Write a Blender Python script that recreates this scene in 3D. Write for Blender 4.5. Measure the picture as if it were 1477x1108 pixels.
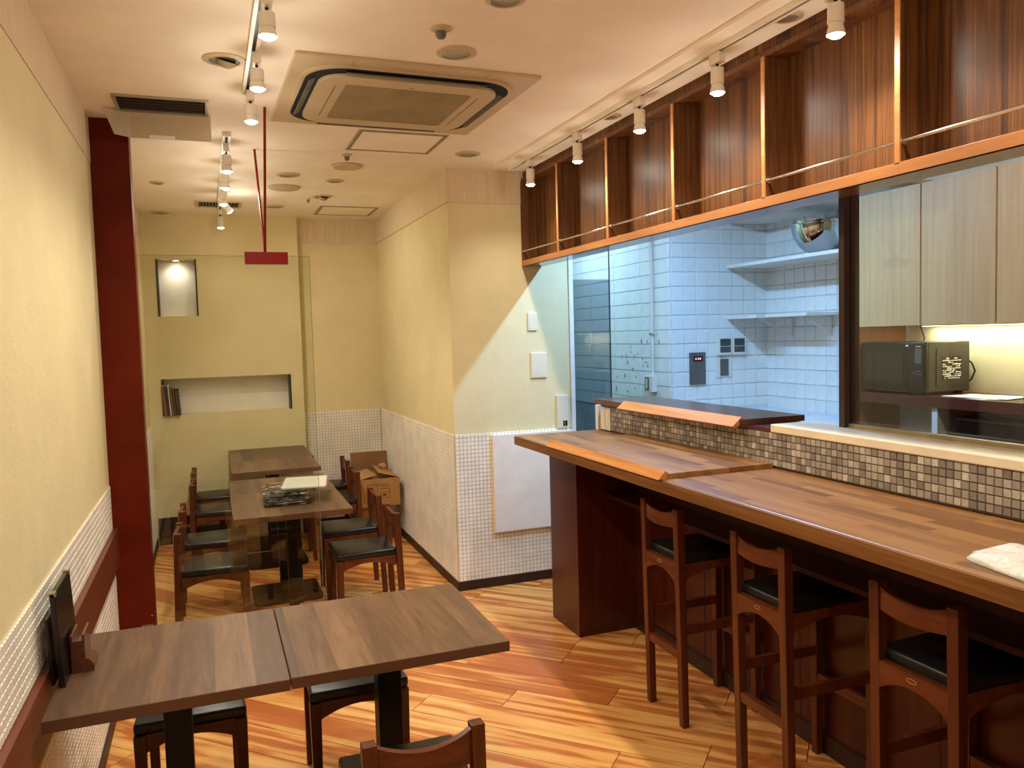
import bpy, bmesh, math, random
from mathutils import Vector, Matrix
random.seed(7)
for o in list(bpy.data.objects):
    bpy.data.objects.remove(o, do_unlink=True)
SC = bpy.context.scene
COL = SC.collection
R = math.radians

# ---------------------------------------------------------------- camera, world, exposure
def make_camera():
    yaw, pit, rol, fpx = R(20.73842468), R(-3.53278888), R(-1.58610676), 1151.926
    f = Vector((math.sin(yaw)*math.cos(pit), math.cos(yaw)*math.cos(pit), math.sin(pit)))
    r = Vector((math.cos(yaw), -math.sin(yaw), 0)); u = r.cross(f)
    r2 = r*math.cos(rol)+u*math.sin(rol); u2 = -r*math.sin(rol)+u*math.cos(rol)
    cd = bpy.data.cameras.new('camera'); cam = bpy.data.objects.new('camera', cd); COL.objects.link(cam)
    m = Matrix.Identity(4)
    for i in range(3):
        m[i][0] = r2[i]; m[i][1] = u2[i]; m[i][2] = -f[i]
    m.translation = Vector((0, 0, 1.55)); cam.matrix_world = m
    cd.sensor_fit = 'HORIZONTAL'; cd.sensor_width = 36; cd.lens = fpx*36/1477; cd.clip_start = .02
    SC.camera = cam
make_camera()
w = bpy.data.worlds.new('world'); SC.world = w; w.use_nodes = True
w.node_tree.nodes['Background'].inputs[0].default_value = (.9, .75, .55, 1)
w.node_tree.nodes['Background'].inputs[1].default_value = .02
vs = SC.view_settings
vs.view_transform = 'Standard'; vs.look = 'None'; vs.exposure = 1.3; vs.gamma = 1; vs.use_curve_mapping = False
WARM = (1.0, .92, .79); COOL = (.23, .54, 1.0)
P_RIGHT, P_LEFT, P_REAR = 13, 14, 17
P_TUBE, P_PASS, P_UNDER = 18, 4.6, .85

# ---------------------------------------------------------------- materials
MATS = {}
def srgb(c):
    return tuple(((v/255)/12.92 if v/255 <= .04045 else ((v/255+.055)/1.055)**2.4) for v in c)+(1,)
class NT:
    def __init__(s, name):
        s.m = bpy.data.materials.new(name); s.m.use_nodes = True; s.t = s.m.node_tree
        s.b = s.t.nodes['Principled BSDF']; MATS[name] = s.m
    def n(s, typ, ins=None, **kw):
        nd = s.t.nodes.new(typ)
        for k, v in kw.items(): setattr(nd, k, v)
        for k, v in (ins or {}).items(): s.set(nd.inputs[k], v)
        return nd
    def set(s, sock, v):
        if isinstance(v, bpy.types.NodeSocket): s.t.links.new(v, sock)
        else: sock.default_value = v
    def math(s, op, a, b=0.0):
        nd = s.n('ShaderNodeMath', {0: a, 1: b}, operation=op); return nd.outputs[0]
    def ramp(s, fac, stops, interp='LINEAR'):
        nd = s.n('ShaderNodeValToRGB', {0: fac}); cr = nd.color_ramp; cr.interpolation = interp
        while len(cr.elements) < len(stops): cr.elements.new(.5)
        for e, (p, c) in zip(cr.elements, stops): e.position = p; e.color = srgb(c)
        return nd.outputs[0]
    def coord(s, rand=False, scale=(1, 1, 1), rot=(0, 0, 0)):
        v = s.n('ShaderNodeTexCoord').outputs['Object']
        if rand:
            oi = s.n('ShaderNodeObjectInfo').outputs['Random']
            k = s.math('MULTIPLY', oi, 37.0)
            cmb = s.n('ShaderNodeCombineXYZ', {0: k, 1: k, 2: k}).outputs[0]
            v = s.n('ShaderNodeVectorMath', {0: v, 1: cmb}, operation='ADD').outputs[0]
        return s.n('ShaderNodeMapping', {'Vector': v, 'Scale': scale, 'Rotation': rot}).outputs[0]
    def noise(s, vec, scale=5, detail=4, rough=.55, dist=0):
        return s.n('ShaderNodeTexNoise', {'Vector': vec, 'Scale': scale, 'Detail': detail, 'Roughness': rough, 'Distortion': dist}).outputs[0]
    def mix(s, fac, a, b, mode='MIX'):
        nd = s.n('ShaderNodeMix', data_type='RGBA', blend_type=mode); s.set(nd.inputs[0], fac); s.set(nd.inputs[6], a); s.set(nd.inputs[7], b)
        return nd.outputs[2]
    def bump(s, h, strength=.2, dist=.01):
        s.set(s.b.inputs['Normal'], s.n('ShaderNodeBump', {'Height': h, 'Strength': strength, 'Distance': dist}).outputs[0])
    def fin(s, col, rough=.5, spec=None, metal=0):
        s.set(s.b.inputs['Base Color'], col); s.set(s.b.inputs['Roughness'], rough)
        s.b.inputs['Metallic'].default_value = metal
        if spec is not None: s.b.inputs['Specular IOR Level'].default_value = spec
        return s.m

def plain(name, c, rough=.5, metal=0, spec=None, var=.06, bump=0, bscale=60):
    s = NT(name); v = s.coord(); h = s.noise(v, bscale, 3)
    lo = tuple(max(0, x*(1-var)) for x in c); hi = tuple(min(255, x*(1+var)) for x in c)
    col = s.ramp(s.noise(v, 6, 3), [(.35, lo), (.65, hi)])
    if bump: s.bump(h, bump, .004)
    return s.fin(col, rough, spec, metal)
def plaster(name, c, bump=.35):
    s = NT(name); v = s.coord()
    a = s.noise(v, 3.5, 5, .6); lo = tuple(x*.975 for x in c); hi = tuple(min(255, x*1.02) for x in c)
    col = s.ramp(a, [(.3, lo), (.7, hi)])
    h = s.math('ADD', s.noise(v, 14, 6, .65), s.math('MULTIPLY', s.noise(v, 120, 2), .25))
    s.bump(h, bump, .006)
    return s.fin(col, .75, .3)
def wood(name, stops, along='x', stretch=.05, freq=22, rough=.4, rand=True, spec=.4, dist=.6, bump=.06):
    s = NT(name); sc = {'x': (stretch, 1, 1), 'y': (1, stretch, 1), 'z': (1, 1, stretch)}[along]
    v = s.coord(rand, sc); a = s.noise(v, freq, 5, .6, dist); b = s.noise(v, freq*6, 3, .6)
    f = s.math('ADD', s.math('MULTIPLY', a, .8), s.math('MULTIPLY', b, .2))
    col = s.ramp(f, stops); s.bump(b, bump, .002)
    return s.fin(col, rough, spec)
def emit(name, c, strength):
    s = NT(name); s.b.inputs['Base Color'].default_value = (1, 1, 1, 1)
    s.b.inputs['Emission Color'].default_value = c+(1,); s.b.inputs['Emission Strength'].default_value = strength
    return s.m
def glass(name, tint=(1, 1, 1), refl=1.0, base=.0):
    s = NT(name); out = s.t.nodes['Material Output']
    tr = s.n('ShaderNodeBsdfTransparent'); tr.inputs[0].default_value = tint+(1,)
    gl = s.n('ShaderNodeBsdfGlossy'); gl.inputs[1].default_value = .02
    lw = s.n('ShaderNodeLayerWeight'); lw.inputs[0].default_value = .5          # Schlick reflectance of a pane face
    fr = s.math('ADD', s.math('MULTIPLY', s.math('POWER', lw.outputs['Facing'], 5.0), .96), .04)
    f = s.math('ADD', s.math('MULTIPLY', fr, refl), base)
    mx = s.n('ShaderNodeMixShader'); s.set(mx.inputs[0], f); s.t.links.new(tr.outputs[0], mx.inputs[1]); s.t.links.new(gl.outputs[0], mx.inputs[2])
    s.t.links.new(mx.outputs[0], out.inputs[0]); return s.m

plaster('cream_plaster', (226, 211, 164))
plaster('ceiling_paper', (250, 238, 220), .12)
s = NT('ribbed_paper'); v = s.coord(scale=(1, 1, 1)); wv = s.n('ShaderNodeTexNoise', {'Vector': s.coord(scale=(1, 1, .04)), 'Scale': 90.0, 'Detail': 2.0}).outputs[0]
s.bump(wv, .3, .004); s.fin(s.ramp(wv, [(.3, (214, 192, 156)), (.7, (226, 206, 170))]), .8)
plain('white_tile', (246, 240, 226), .22, var=.03)
plain('slate_grout', (96, 84, 70), .9)
plain('grout', (206, 188, 158), .9)
plain('kitchen_tile', (234, 236, 232), .3, var=.03)
plain('kitchen_grout', (202, 208, 208), .9)
plain('red_pillar', (96, 28, 9), .45, spec=.12, var=.08)
plain('red_steel', (124, 8, 5), .35, spec=.25, var=.04)
plain('dark_base', (48, 24, 14), .5)
plain('black_base', (30, 22, 18), .5)
wood('chair_wood', [(.3, (62, 27, 13)), (.5, (90, 43, 21)), (.7, (112, 57, 30))], 'z', .08, 26, .33)
wood('chair_wood_rail', [(.3, (70, 31, 14)), (.5, (98, 47, 22)), (.7, (118, 61, 31))], 'x', .08, 26, .33)
wood('counter_panel', [(.3, (62, 21, 12)), (.5, (74, 27, 15)), (.7, (88, 34, 18))], 'z', .06, 20, .28, rand=False)
wood('bump_rail', [(.3, (92, 42, 23)), (.5, (106, 51, 29)), (.7, (120, 62, 36))], 'y', .05, 24, .35, rand=False)
plain('black_vinyl', (20, 21, 20), .34, var=.1, bump=.1, bscale=220)
plain('black_metal', (10, 9, 9), .42, spec=.25, var=.1)
plain('black_plastic', (14, 13, 13), .25, var=.1)
plain('grey_plastic', (96, 92, 84), .5)
plain('micro_case', (66, 61, 53), .42, metal=.2)
plain('micro_window', (34, 32, 30), .2)
plain('dark_void', (18, 15, 12), .9)  # near-black that paints the shade inside duct, vent and air slots
plain('white_plastic', (232, 226, 212), .4, var=.02)
plain('white_paint', (236, 230, 220), .45, var=.02)
plain('lamp_white', (238, 230, 214), .4, var=.02)
plain('ac_plastic', (200, 178, 142), .5, var=.02)
plain('ac_grille', (150, 132, 92), .7)
plain('ac_rib', (162, 143, 102), .7)
plain('alu', (170, 160, 135), .35, metal=.6)
plain('chrome', (215, 215, 215), .14, metal=1)
plain('steel', (205, 208, 212), .1, metal=1, var=.03)
plain('cream_sill', (244, 226, 196), .35, var=.03)
plain('cardboard', (176, 132, 78), .8, bump=.1)
plain('cardboard_dark', (128, 92, 56), .85)
plain('paper', (238, 234, 222), .7, var=.02)
plain('print_ink', (70, 46, 24), .8)
plain('pale_wall', (240, 235, 212), .6, var=.02)
plain('pale_panel', (196, 204, 196), .5)
plain('worktop_white', (214, 222, 228), .3, var=.02)
plain('purple_brown', (70, 45, 42), .35)
plain('red_brown_shelf', (84, 40, 34), .3)
plain('glass_edge', (150, 150, 118), .2)
plain('plate_cream', (226, 216, 190), .45, var=.02)
plain('dirt', (168, 164, 152), .9)
plain('emblem_gold', (168, 120, 66), .4)
plain('led_red', (60, 14, 16), .2)
plain('display_grey', (86, 94, 90), .25)
plain('meter_dark', (58, 74, 74), .3)
wood('ivory_wood', [(.3, (190, 152, 104)), (.5, (202, 166, 118)), (.7, (212, 178, 130))], 'z', .03, 40, .45)
wood('side_wood', [(.3, (150, 92, 56)), (.6, (170, 108, 68))], 'z', .05, 20, .45)
wood('cabinet_wood', [(.28, (46, 24, 10)), (.42, (80, 46, 20)), (.5, (116, 72, 34)), (.56, (88, 52, 24)), (.64, (138, 90, 46)), (.76, (166, 112, 62))], 'z', .025, 20, .42, rand=True, spec=.35, dist=.2)
wood('cabinet_edge', [(.3, (160, 104, 58)), (.5, (180, 120, 70)), (.7, (196, 136, 82))], 'y', .05, 30, .35)
wood('lip_wood', [(.3, (160, 98, 44)), (.5, (186, 120, 60)), (.7, (202, 140, 78))], 'y', .06, 34, .35)
wood('ledge_wood', [(.3, (70, 36, 22)), (.5, (90, 50, 31)), (.7, (110, 66, 42))], 'y', .06, 30, .25)
wood('counter_edge', [(.3, (98, 60, 26)), (.5, (126, 82, 40)), (.7, (150, 104, 56))], 'y', .03, 34, .4, rand=False, dist=1.2)
# printed walnut laminate with boards running front to back
def laminate(name):
    s = NT(name); tc = s.coord(True); sx = s.n('ShaderNodeSeparateXYZ', {0: s.n('ShaderNodeTexCoord').outputs['Object']}).outputs
    oi = s.n('ShaderNodeObjectInfo').outputs['Random']
    k = s.math('FLOOR', s.math('ADD', s.math('MULTIPLY', sx[0], 10.5), s.math('MULTIPLY', oi, 50)))
    wn = s.n('ShaderNodeTexWhiteNoise', {'W': k}, noise_dimensions='1D').outputs[0]
    off = s.n('ShaderNodeCombineXYZ', {0: 0.0, 1: s.math('MULTIPLY', wn, 9.0), 2: 0.0}).outputs[0]
    v = s.n('ShaderNodeVectorMath', {0: tc, 1: off}, operation='ADD').outputs[0]
    v = s.n('ShaderNodeMapping', {'Vector': v, 'Scale': (1, .09, 1)}).outputs[0]
    a = s.noise(v, 20, 5, .6, .9); b = s.noise(v, 150, 3, .6)
    f = s.math('ADD', s.math('MULTIPLY', a, .54), s.math('ADD', s.math('MULTIPLY', b, .2), s.math('MULTIPLY', wn, .26)))
    col = s.ramp(f, [(.3, (68, 46, 32)), (.46, (92, 66, 46)), (.58, (112, 82, 57)), (.74, (136, 103, 74))])
    s.bump(b, .05, .001); return s.fin(col, .42, .35)
laminate('table_laminate')
plain('laminate_edge', (98, 62, 38), .5)
# butcher block
def block(name):
    s = NT(name); sx = s.n('ShaderNodeSeparateXYZ', {0: s.n('ShaderNodeTexCoord').outputs['Object']}).outputs
    kx = s.math('FLOOR', s.math('MULTIPLY', sx[0], 26))
    w1 = s.n('ShaderNodeTexWhiteNoise', {'W': kx}, noise_dimensions='1D').outputs[0]
    ky = s.math('FLOOR', s.math('ADD', s.math('MULTIPLY', sx[1], 2.6), s.math('MULTIPLY', w1, 13)))
    w2 = s.n('ShaderNodeTexWhiteNoise', {'W': s.math('ADD', s.math('MULTIPLY', kx, 17.3), ky)}, noise_dimensions='1D').outputs[0]
    v = s.coord(scale=(1, .05, 1)); a = s.noise(v, 40, 4, .6, .4); b = s.noise(v, 160, 2)
    f = s.math('ADD', s.math('MULTIPLY', w2, .4), s.math('ADD', s.math('MULTIPLY', a, .45), s.math('MULTIPLY', b, .15)))
    col = s.ramp(f, [(.2, (98, 61, 30)), (.45, (126, 83, 44)), (.6, (142, 97, 54)), (.8, (160, 115, 68))])
    s.bump(b, .04, .001); return s.fin(col, .36, .4)
block('butcher_block')
# floor planks: wavy pale and red streaks along each plank
s = NT('plank_wood'); v = s.coord(True, (.5, 1, 1)); a = s.noise(v, 9.5, 4, .5, .5); fine = s.noise(s.coord(True, (.06, 1, 1)), 150, 3, .6)
oi = s.n('ShaderNodeObjectInfo').outputs['Random']
v2 = s.coord(True, (.075, 1, 1)); a2 = s.noise(v2, 22, 2, .4, .4)
f = s.math('ADD', s.math('ADD', s.math('MULTIPLY', a2, .8), s.math('MULTIPLY', a, .12)), s.math('ADD', s.math('MULTIPLY', fine, .08), s.math('MULTIPLY', s.math('SUBTRACT', oi, .5), .12)))
col = s.ramp(f, [(.38, (184, 104, 50)), (.475, (198, 120, 60)), (.5, (218, 152, 82)), (.6, (230, 174, 100)), (.72, (236, 188, 116))])
s.bump(fine, .04, .001); s.fin(col, .33, .45)
# slate mosaic: one tone per tile
def slate(name, island):
    s = NT(name)
    rnd = s.n('ShaderNodeNewGeometry').outputs['Random Per Island'] if island else s.n('ShaderNodeObjectInfo').outputs['Random']
    k = s.math('MULTIPLY', rnd, 31.0); cmb = s.n('ShaderNodeCombineXYZ', {0: k, 1: k, 2: k}).outputs[0]
    v = s.n('ShaderNodeVectorMath', {0: s.n('ShaderNodeTexCoord').outputs['Object'], 1: cmb}, operation='ADD').outputs[0]
    a = s.noise(s.n('ShaderNodeMapping', {'Vector': v, 'Scale': (1, 1, .25)}).outputs[0], 260, 4, .6)
    f = s.math('ADD', s.math('MULTIPLY', rnd, .62), s.math('MULTIPLY', a, .38))
    col = s.ramp(f, [(.2, (124, 113, 101)), (.45, (152, 141, 126)), (.7, (176, 165, 148)), (.8, (196, 185, 166)), (.86, (230, 220, 194))])
    s.bump(a, .3, .002); s.fin(col, .32, .5)
slate('slate_tile', False); slate('slate_tile_field', True)
glass('clear_glass', (.95, .97, .94), 1.0, .02); glass('tinted_glass', (.62, .68, .72), .8, .03); glass('kitchen_glass', (.96, .97, .96), .9)
# clear film wrap and bag
def film(name, c, alpha):
    s = NT(name); out = s.t.nodes['Material Output']
    tr = s.n('ShaderNodeBsdfTransparent'); s.b.inputs['Base Color'].default_value = srgb(c); s.b.inputs['Roughness'].default_value = .25
    s.bump(s.noise(s.coord(), 60, 4, .6, 1.0), .6, .01)
    mx = s.n('ShaderNodeMixShader', {0: alpha}); s.t.links.new(tr.outputs[0], mx.inputs[1]); s.t.links.new(s.b.outputs[0], mx.inputs[2]); s.t.links.new(mx.outputs[0], out.inputs[0])
film('bag_film', (250, 244, 228), .62); film('wrap_film', (225, 220, 205), .3)
s = NT('wrapped_black_glints'); n_ = s.noise(s.coord(True, (.22, .22, 2.2)), 70, 3, .55, .8); s.bump(n_, .8, .008)
s.fin(s.ramp(n_, [(.5, (16, 14, 13)), (.55, (52, 47, 42)), (.6, (200, 190, 170)), (.65, (40, 36, 32))]), .18)  # pale streaks paint the glints of the wrap into the colour
emit('bulb', (1.0, .88, .7), 26); emit('tube', (.75, .88, 1.0), 9); emit('niche_bulb', (1, .85, .6), 14); emit('strip_lamp', (1, .95, .6), 5)
emit('red_digits', (1, .1, .08), .5)

# ---------------------------------------------------------------- mesh helpers
def obj(name, bm, mat, parent=None, loc=None, bevel=0, smooth=False, segs=2):
    if bevel:
        bmesh.ops.bevel(bm, geom=[e for e in bm.edges], offset=bevel, segments=segs, affect='EDGES', profile=.5)
    bmesh.ops.recalc_face_normals(bm, faces=bm.faces[:])
    me = bpy.data.meshes.new(name); bm.to_mesh(me); bm.free()
    me.materials.append(MATS[mat])
    if smooth:
        for p in me.polygons: p.use_smooth = True
        try: me.set_sharp_from_angle(angle=R(40))
        except Exception: pass
    return link(name, me, parent, loc)
def link(name, me, parent=None, loc=None):
    o = bpy.data.objects.new(name, me); COL.objects.link(o)
    if parent: o.parent = parent
    if loc: o.location = loc
    return o
def box(bm, x0, x1, y0, y1, z0, z1):
    v = [bm.verts.new((x, y, z)) for x in (x0, x1) for y in (y0, y1) for z in (z0, z1)]
    for f in ((0, 1, 3, 2), (4, 6, 7, 5), (0, 4, 5, 1), (2, 3, 7, 6), (0, 2, 6, 4), (1, 5, 7, 3)): bm.faces.new([v[i] for i in f])
    return bm
def B(*a): return box(bmesh.new(), *a)
def bx(name, mat, x0, x1, y0, y1, z0, z1, parent=None, bevel=0):
    """a box mesh with its origin at its own base centre (or in its parent's frame)"""
    if parent: return obj(name, B(x0, x1, y0, y1, z0, z1), mat, parent, bevel=bevel)
    c = ((x0+x1)/2, (y0+y1)/2, z0)
    return obj(name, B(x0-c[0], x1-c[0], y0-c[1], y1-c[1], 0, z1-z0), mat, None, c, bevel)
def prism(bm, prof, axis, a0, a1):
    """extrude a closed 2-D profile along an axis; prof pairs are the other two axes in xyz order"""
    def p(q, a): return {'x': (a, q[0], q[1]), 'y': (q[0], a, q[1]), 'z': (q[0], q[1], a)}[axis]
    A = [bm.verts.new(p(q, a0)) for q in prof]; C = [bm.verts.new(p(q, a1)) for q in prof]
    n = len(prof); bm.faces.new(A); bm.faces.new(C[::-1])
    for i in range(n): bm.faces.new((A[i], A[(i+1) % n], C[(i+1) % n], C[i]))
    return bm
def lathe(bm, prof, n=24, cx=0, cy=0):
    rings = []
    for r, z in prof:
        if r < 1e-6: rings.append([bm.verts.new((cx, cy, z))])
        else: rings.append([bm.verts.new((cx+r*math.cos(2*math.pi*i/n), cy+r*math.sin(2*math.pi*i/n), z)) for i in range(n)])
    for a, b in zip(rings, rings[1:]):
        for i in range(n):
            j = (i+1) % n
            if len(a) == 1 and len(b) == 1: continue
            if len(a) == 1: bm.faces.new((a[0], b[i], b[j]))
            elif len(b) == 1: bm.faces.new((a[i], a[j], b[0]))
            else: bm.faces.new((a[i], a[j], b[j], b[i]))
    return bm
def tube(bm, pts, r, n=10):
    pts = [Vector(p) for p in pts]; rings = []
    for i, p in enumerate(pts):
        d = (pts[min(i+1, len(pts)-1)]-pts[max(i-1, 0)]).normalized()
        a = d.orthogonal().normalized() if i == 0 else (rings_a - d*rings_a.dot(d)).normalized()
        rings_a = a; b = d.cross(a)
        rings.append([bm.verts.new(p+(a*math.cos(2*math.pi*k/n)+b*math.sin(2*math.pi*k/n))*r) for k in range(n)])
    for A, C in zip(rings, rings[1:]):
        for k in range(n): bm.faces.new((A[k], A[(k+1) % n], C[(k+1) % n], C[k]))
    bm.faces.new(rings[0][::-1]); bm.faces.new(rings[-1]); return bm
def hexa(bm, bot, top):
    a = [bm.verts.new(p) for p in bot]; b = [bm.verts.new(p) for p in top]
    bm.faces.new(a[::-1]); bm.faces.new(b)
    for i in range(4): bm.faces.new((a[i], a[(i+1) % 4], b[(i+1) % 4], b[i]))
    return bm
def rrect(w, d, r, n=5):
    pts = []
    for cx, cy, a0 in ((w/2-r, d/2-r, 0), (-w/2+r, d/2-r, 90), (-w/2+r, -d/2+r, 180), (w/2-r, -d/2+r, 270)):
        for k in range(n+1):
            a = R(a0+90*k/n); pts.append((cx+r*math.cos(a), cy+r*math.sin(a)))
    return pts
def tag(o, label=None, cat=None, group=None, kind=None):
    if label: o['label'] = label
    if cat: o['category'] = cat
    if group: o['group'] = group
    if kind: o['kind'] = kind
    return o
def thing(name, label, cat, loc=(0, 0, 0), rz=0, group=None):
    o = bpy.data.objects.new(name, None); COL.objects.link(o); o.empty_display_size = .05
    o.location = loc; o.rotation_euler = (0, 0, rz); return tag(o, label, cat, group)
def struct(o, label=None, cat=None):
    o['kind'] = 'structure'
    return tag(o, label, cat)
def dup(root, loc, rz, label, group=None, name=None):
    r = root.copy(); COL.objects.link(r); r.location = loc; r.rotation_euler = (0, 0, rz); r['label'] = label
    if group: r['group'] = group
    for ch in list(root.children):
        c = ch.copy(); COL.objects.link(c); c.parent = r
        for g in list(ch.children):
            d = g.copy(); COL.objects.link(d); d.parent = c
    return r

# ---------------------------------------------------------------- the room
HC = 2.54; YB = -1.7; XL = -.44; YM = 4.6; XM = 1.364; YR = 6.67; YRR = 6.76
# floor
fl = struct(obj('floor', B(XL-.1, 4.0, YB-.1, 7.4, -.12, -.012), 'dark_base'), 'orange and yellow streaked wood floor laid in diagonal planks', 'floor')
def clip(poly, axis, val, keep_less):
    out = []
    for i in range(len(poly)):
        a, b = poly[i], poly[(i+1) % len(poly)]
        ia = (a[axis] <= val) if keep_less else (a[axis] >= val); ib = (b[axis] <= val) if keep_less else (b[axis] >= val)
        if ia: out.append(a)
        if ia != ib:
            t = (val-a[axis])/(b[axis]-a[axis]); out.append((a[0]+t*(b[0]-a[0]), a[1]+t*(b[1]-a[1])))
    return out
PW, PL, GAP = .1675, 1.2, .0016
c45 = math.sqrt(.5)
seen = {21: -1.336, 20: -1.749, 19: -1.0, 18: -1.41, 17: -1.743, 16: -.845}
rnd = random.Random(3)
for k in range(-14, 52):
    b0 = (k-21)*PW+3.515-PW/2
    off = seen.get(k, rnd.uniform(-1.2, 0))
    for j in range(-9, 9):
        a0 = off+j*PL
        cs = [(a0+GAP, b0+GAP), (a0+PL-GAP, b0+GAP), (a0+PL-GAP, b0+PW-GAP), (a0+GAP, b0+PW-GAP)]
        base = [((a+b)*c45, (b-a)*c45) for a, b in cs]
        for (x0, x1, y0, y1) in ((XL, 2.075, -.45, YM), (XL, XM, YM, YRR)):
            poly = base
            for ax, val, less in ((0, x0, False), (0, x1, True), (1, y0, False), (1, y1, True)):
                if poly: poly = clip(poly, ax, val, less)
            if len(poly) < 3: continue
            area = abs(sum(poly[i][0]*poly[(i+1) % len(poly)][1]-poly[(i+1) % len(poly)][0]*poly[i][1] for i in range(len(poly))))/2
            if area < .0015: continue
            cx, cy = sum(p[0] for p in base)/4, sum(p[1] for p in base)/4
            loc = [(((p[0]-cx)-(p[1]-cy))*c45, ((p[0]-cx)+(p[1]-cy))*c45) for p in poly]
            o = obj('plank', prism(bmesh.new(), loc, 'z', -.012, 0), 'plank_wood', fl, (cx, cy, 0)); o.rotation_euler = (0, 0, R(-45))
# ceiling
cl = struct(obj('ceiling', B(XL-.1, 4.0, YB-.1, 7.4, HC, HC+.1), 'ceiling_paper'), 'pale warm papered ceiling over the dining room', 'ceiling')
struct(bx('trim_1', 'ceiling_paper', 1.62, 1.828, YB, 4.49, HC-.014, HC), 'flat ceiling strip carrying the right lamp track beside the wood shelf', 'trim')
# left wall
wl = struct(obj('wall_left', B(XL-.1, XL, YB, 7.4, 0, HC), 'cream_plaster'), 'cream plaster wall at the left with white mosaic tile below', 'wall')
struct(bx('trim_2', 'ribbed_paper', XL, XL+.003, YB, YR, 2.345, HC), 'pale paper band under the ceiling along the left wall', 'trim')
wb = struct(obj('wall_front', B(XL-.1, 4.0, YB-.1, YB, 0, HC), 'cream_plaster'), 'cream plaster wall behind the viewer', 'wall')
# wall blocks
wm = struct(obj('wall_middle', B(XM, 2.14, YM, 7.2, 0, HC), 'cream_plaster'), 'cream plaster corner wall with white mosaic wainscot beside the kitchen opening', 'wall')
bmb = bmesh.new(); box(bmb, XM-.009, XM, YM-.009, YRR, 2.343, HC); box(bmb, XM, 1.828, YM-.009, YM, 2.343, HC)
struct(obj('trim_3', bmb, 'ribbed_paper'), 'ribbed paper band at the top of the corner wall', 'trim')
# back wall: thick part with two niches, recessed part at the right
n1 = (-.343, -.055, 1.763, 2.198); n2 = (-.349, .615, 1.0, 1.282); XT = .712
bmb = bmesh.new(); D = .14
def wallpart(x0, x1, z0, z1): box(bmb, x0, x1, YR, YR+D, z0, z1)
wallpart(XL, XT, 0, n2[2]); wallpart(XL, n2[0], n2[2], n2[3]); wallpart(n2[1], XT, n2[2], n2[3]); wallpart(XL, XT, n2[3], n1[2])
wallpart(XL, n1[0], n1[2], n1[3]); wallpart(n1[1], XT, n1[2], n1[3]); wallpart(XL, XT, n1[3], HC); box(bmb, XL, XT, YR+D, 7.4, 0, HC)
wbk = struct(obj('wall_back', bmb, 'cream_plaster'), 'cream plaster end wall with two lit niches', 'wall')
for (x0, x1, z0, z1) in (n1,):
    obj('niche_edge', B(x0, x0+.012, YR-.004, YR+D, z0, z1), 'black_base', wbk); obj('niche_edge', B(x1-.012, x1, YR-.004, YR+D, z0, z1), 'black_base', wbk)
    obj('niche_back', B(x0+.012, x1-.012, YR+D-.004, YR+D, z0, z1), 'white_paint', wbk)
obj('niche_back', B(n2[0], n2[1], YR+D-.004, YR+D, n2[2], n2[3]), 'white_paint', wbk)
obj('niche_edge', B(n2[1]-.012, n2[1], YR-.004, YR+D-.004, n2[2], n2[3]), 'black_base', wbk)
obj('niche_edge', B(n2[0], n2[0]+.012, YR-.004, YR+D-.004, n2[2], n2[3]), 'black_base', wbk)
wr = struct(obj('wall_recess', B(XT, XM, YRR, 7.2, 0, HC), 'cream_plaster'), 'recessed cream end wall above white mosaic beside the thick wall', 'wall')
struct(bx('trim_4', 'ribbed_paper', XT, XM-.009, YRR-.008, YRR, 2.343, HC), 'ribbed paper band at the top of the recessed end wall', 'trim')
struct(bx('baseboard_back', 'black_base', XL+.02, .1, YR-.012, YR, 0, .21), 'tall black baseboard along the end wall', 'baseboard')
# mosaic wainscot: many tiny tiles, one part per wall
def mosaic(name, parent, o0, u, v, nu, nv, pitch, size, th, mat, kind='stuff'):
    bm = bmesh.new(); o0, u, v = Vector(o0), Vector(u), Vector(v); nrm = u.cross(v); g = (pitch-size)/2; e = .0016
    for i in range(nu):
        for j in range(nv):
            p = o0+u*(i*pitch+g)+v*(j*pitch+g)
            a = [bm.verts.new(p+u*s+v*t) for s, t in ((0, 0), (size, 0), (size, size), (0, size))]
            b = [bm.verts.new(p+nrm*th+u*s+v*t) for s, t in ((e, e), (size-e, e), (size-e, size-e), (e, size-e))]
            bm.faces.new(b)
            for q in range(4): bm.faces.new((a[q], a[(q+1) % 4], b[(q+1) % 4], b[q]))
    ob = obj(name, bm, mat, parent); ob['kind'] = kind; return ob
def wainscot(parent, o0, u, length, z0, z1, mat='white_tile', pitch=.0245, size=.0216):
    v = Vector((0, 0, 1)); nrm = Vector(u).cross(v); nv = round((z1-z0)/pitch); p2 = (z1-z0)/nv; nu = int(length/p2)
    bm = bmesh.new(); o = Vector(o0); q = [o, o+Vector(u)*length]
    pts = [q[0], q[1], q[1]+v*(z1-z0), q[0]+v*(z1-z0)]; n_ = nrm*.003
    hexa(bm, [p-nrm*.002 for p in pts], [p+n_ for p in pts]); obj('grout_bed', bm, 'grout', parent)
    mosaic('mosaic_tiles', parent, o+n_, u, v, nu, nv, p2, p2*.88, .0045, mat)
wainscot(wm, (XM, YRR, .055), (0, -1, 0), YRR-YM, .055, .956)                    # long side of the corner wall
wainscot(wm, (XM, YM, .055), (1, 0, 0), 2.14-XM, .055, .956)                      # face of the corner wall
wainscot(wr, (XT, YRR, .055), (1, 0, 0), XM-XT, .055, .956)
wainscot(wl, (XL, .3, .06), (0, 1, 0), 3.93-.3, .06, .575)                        # below the bump rail
wainscot(wl, (XL, .3, .735), (0, 1, 0), 3.93-.3, .735, .93)                       # above it
wainscot(wl, (XL, 4.04, .06), (0, 1, 0), YR-4.04, .06, .93)
struct(bx('trim_5', 'bump_rail', XL, XL+.026, -.3, 3.93, .575, .735), 'brown wooden bump rail along the left wall at table height', 'trim')
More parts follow.
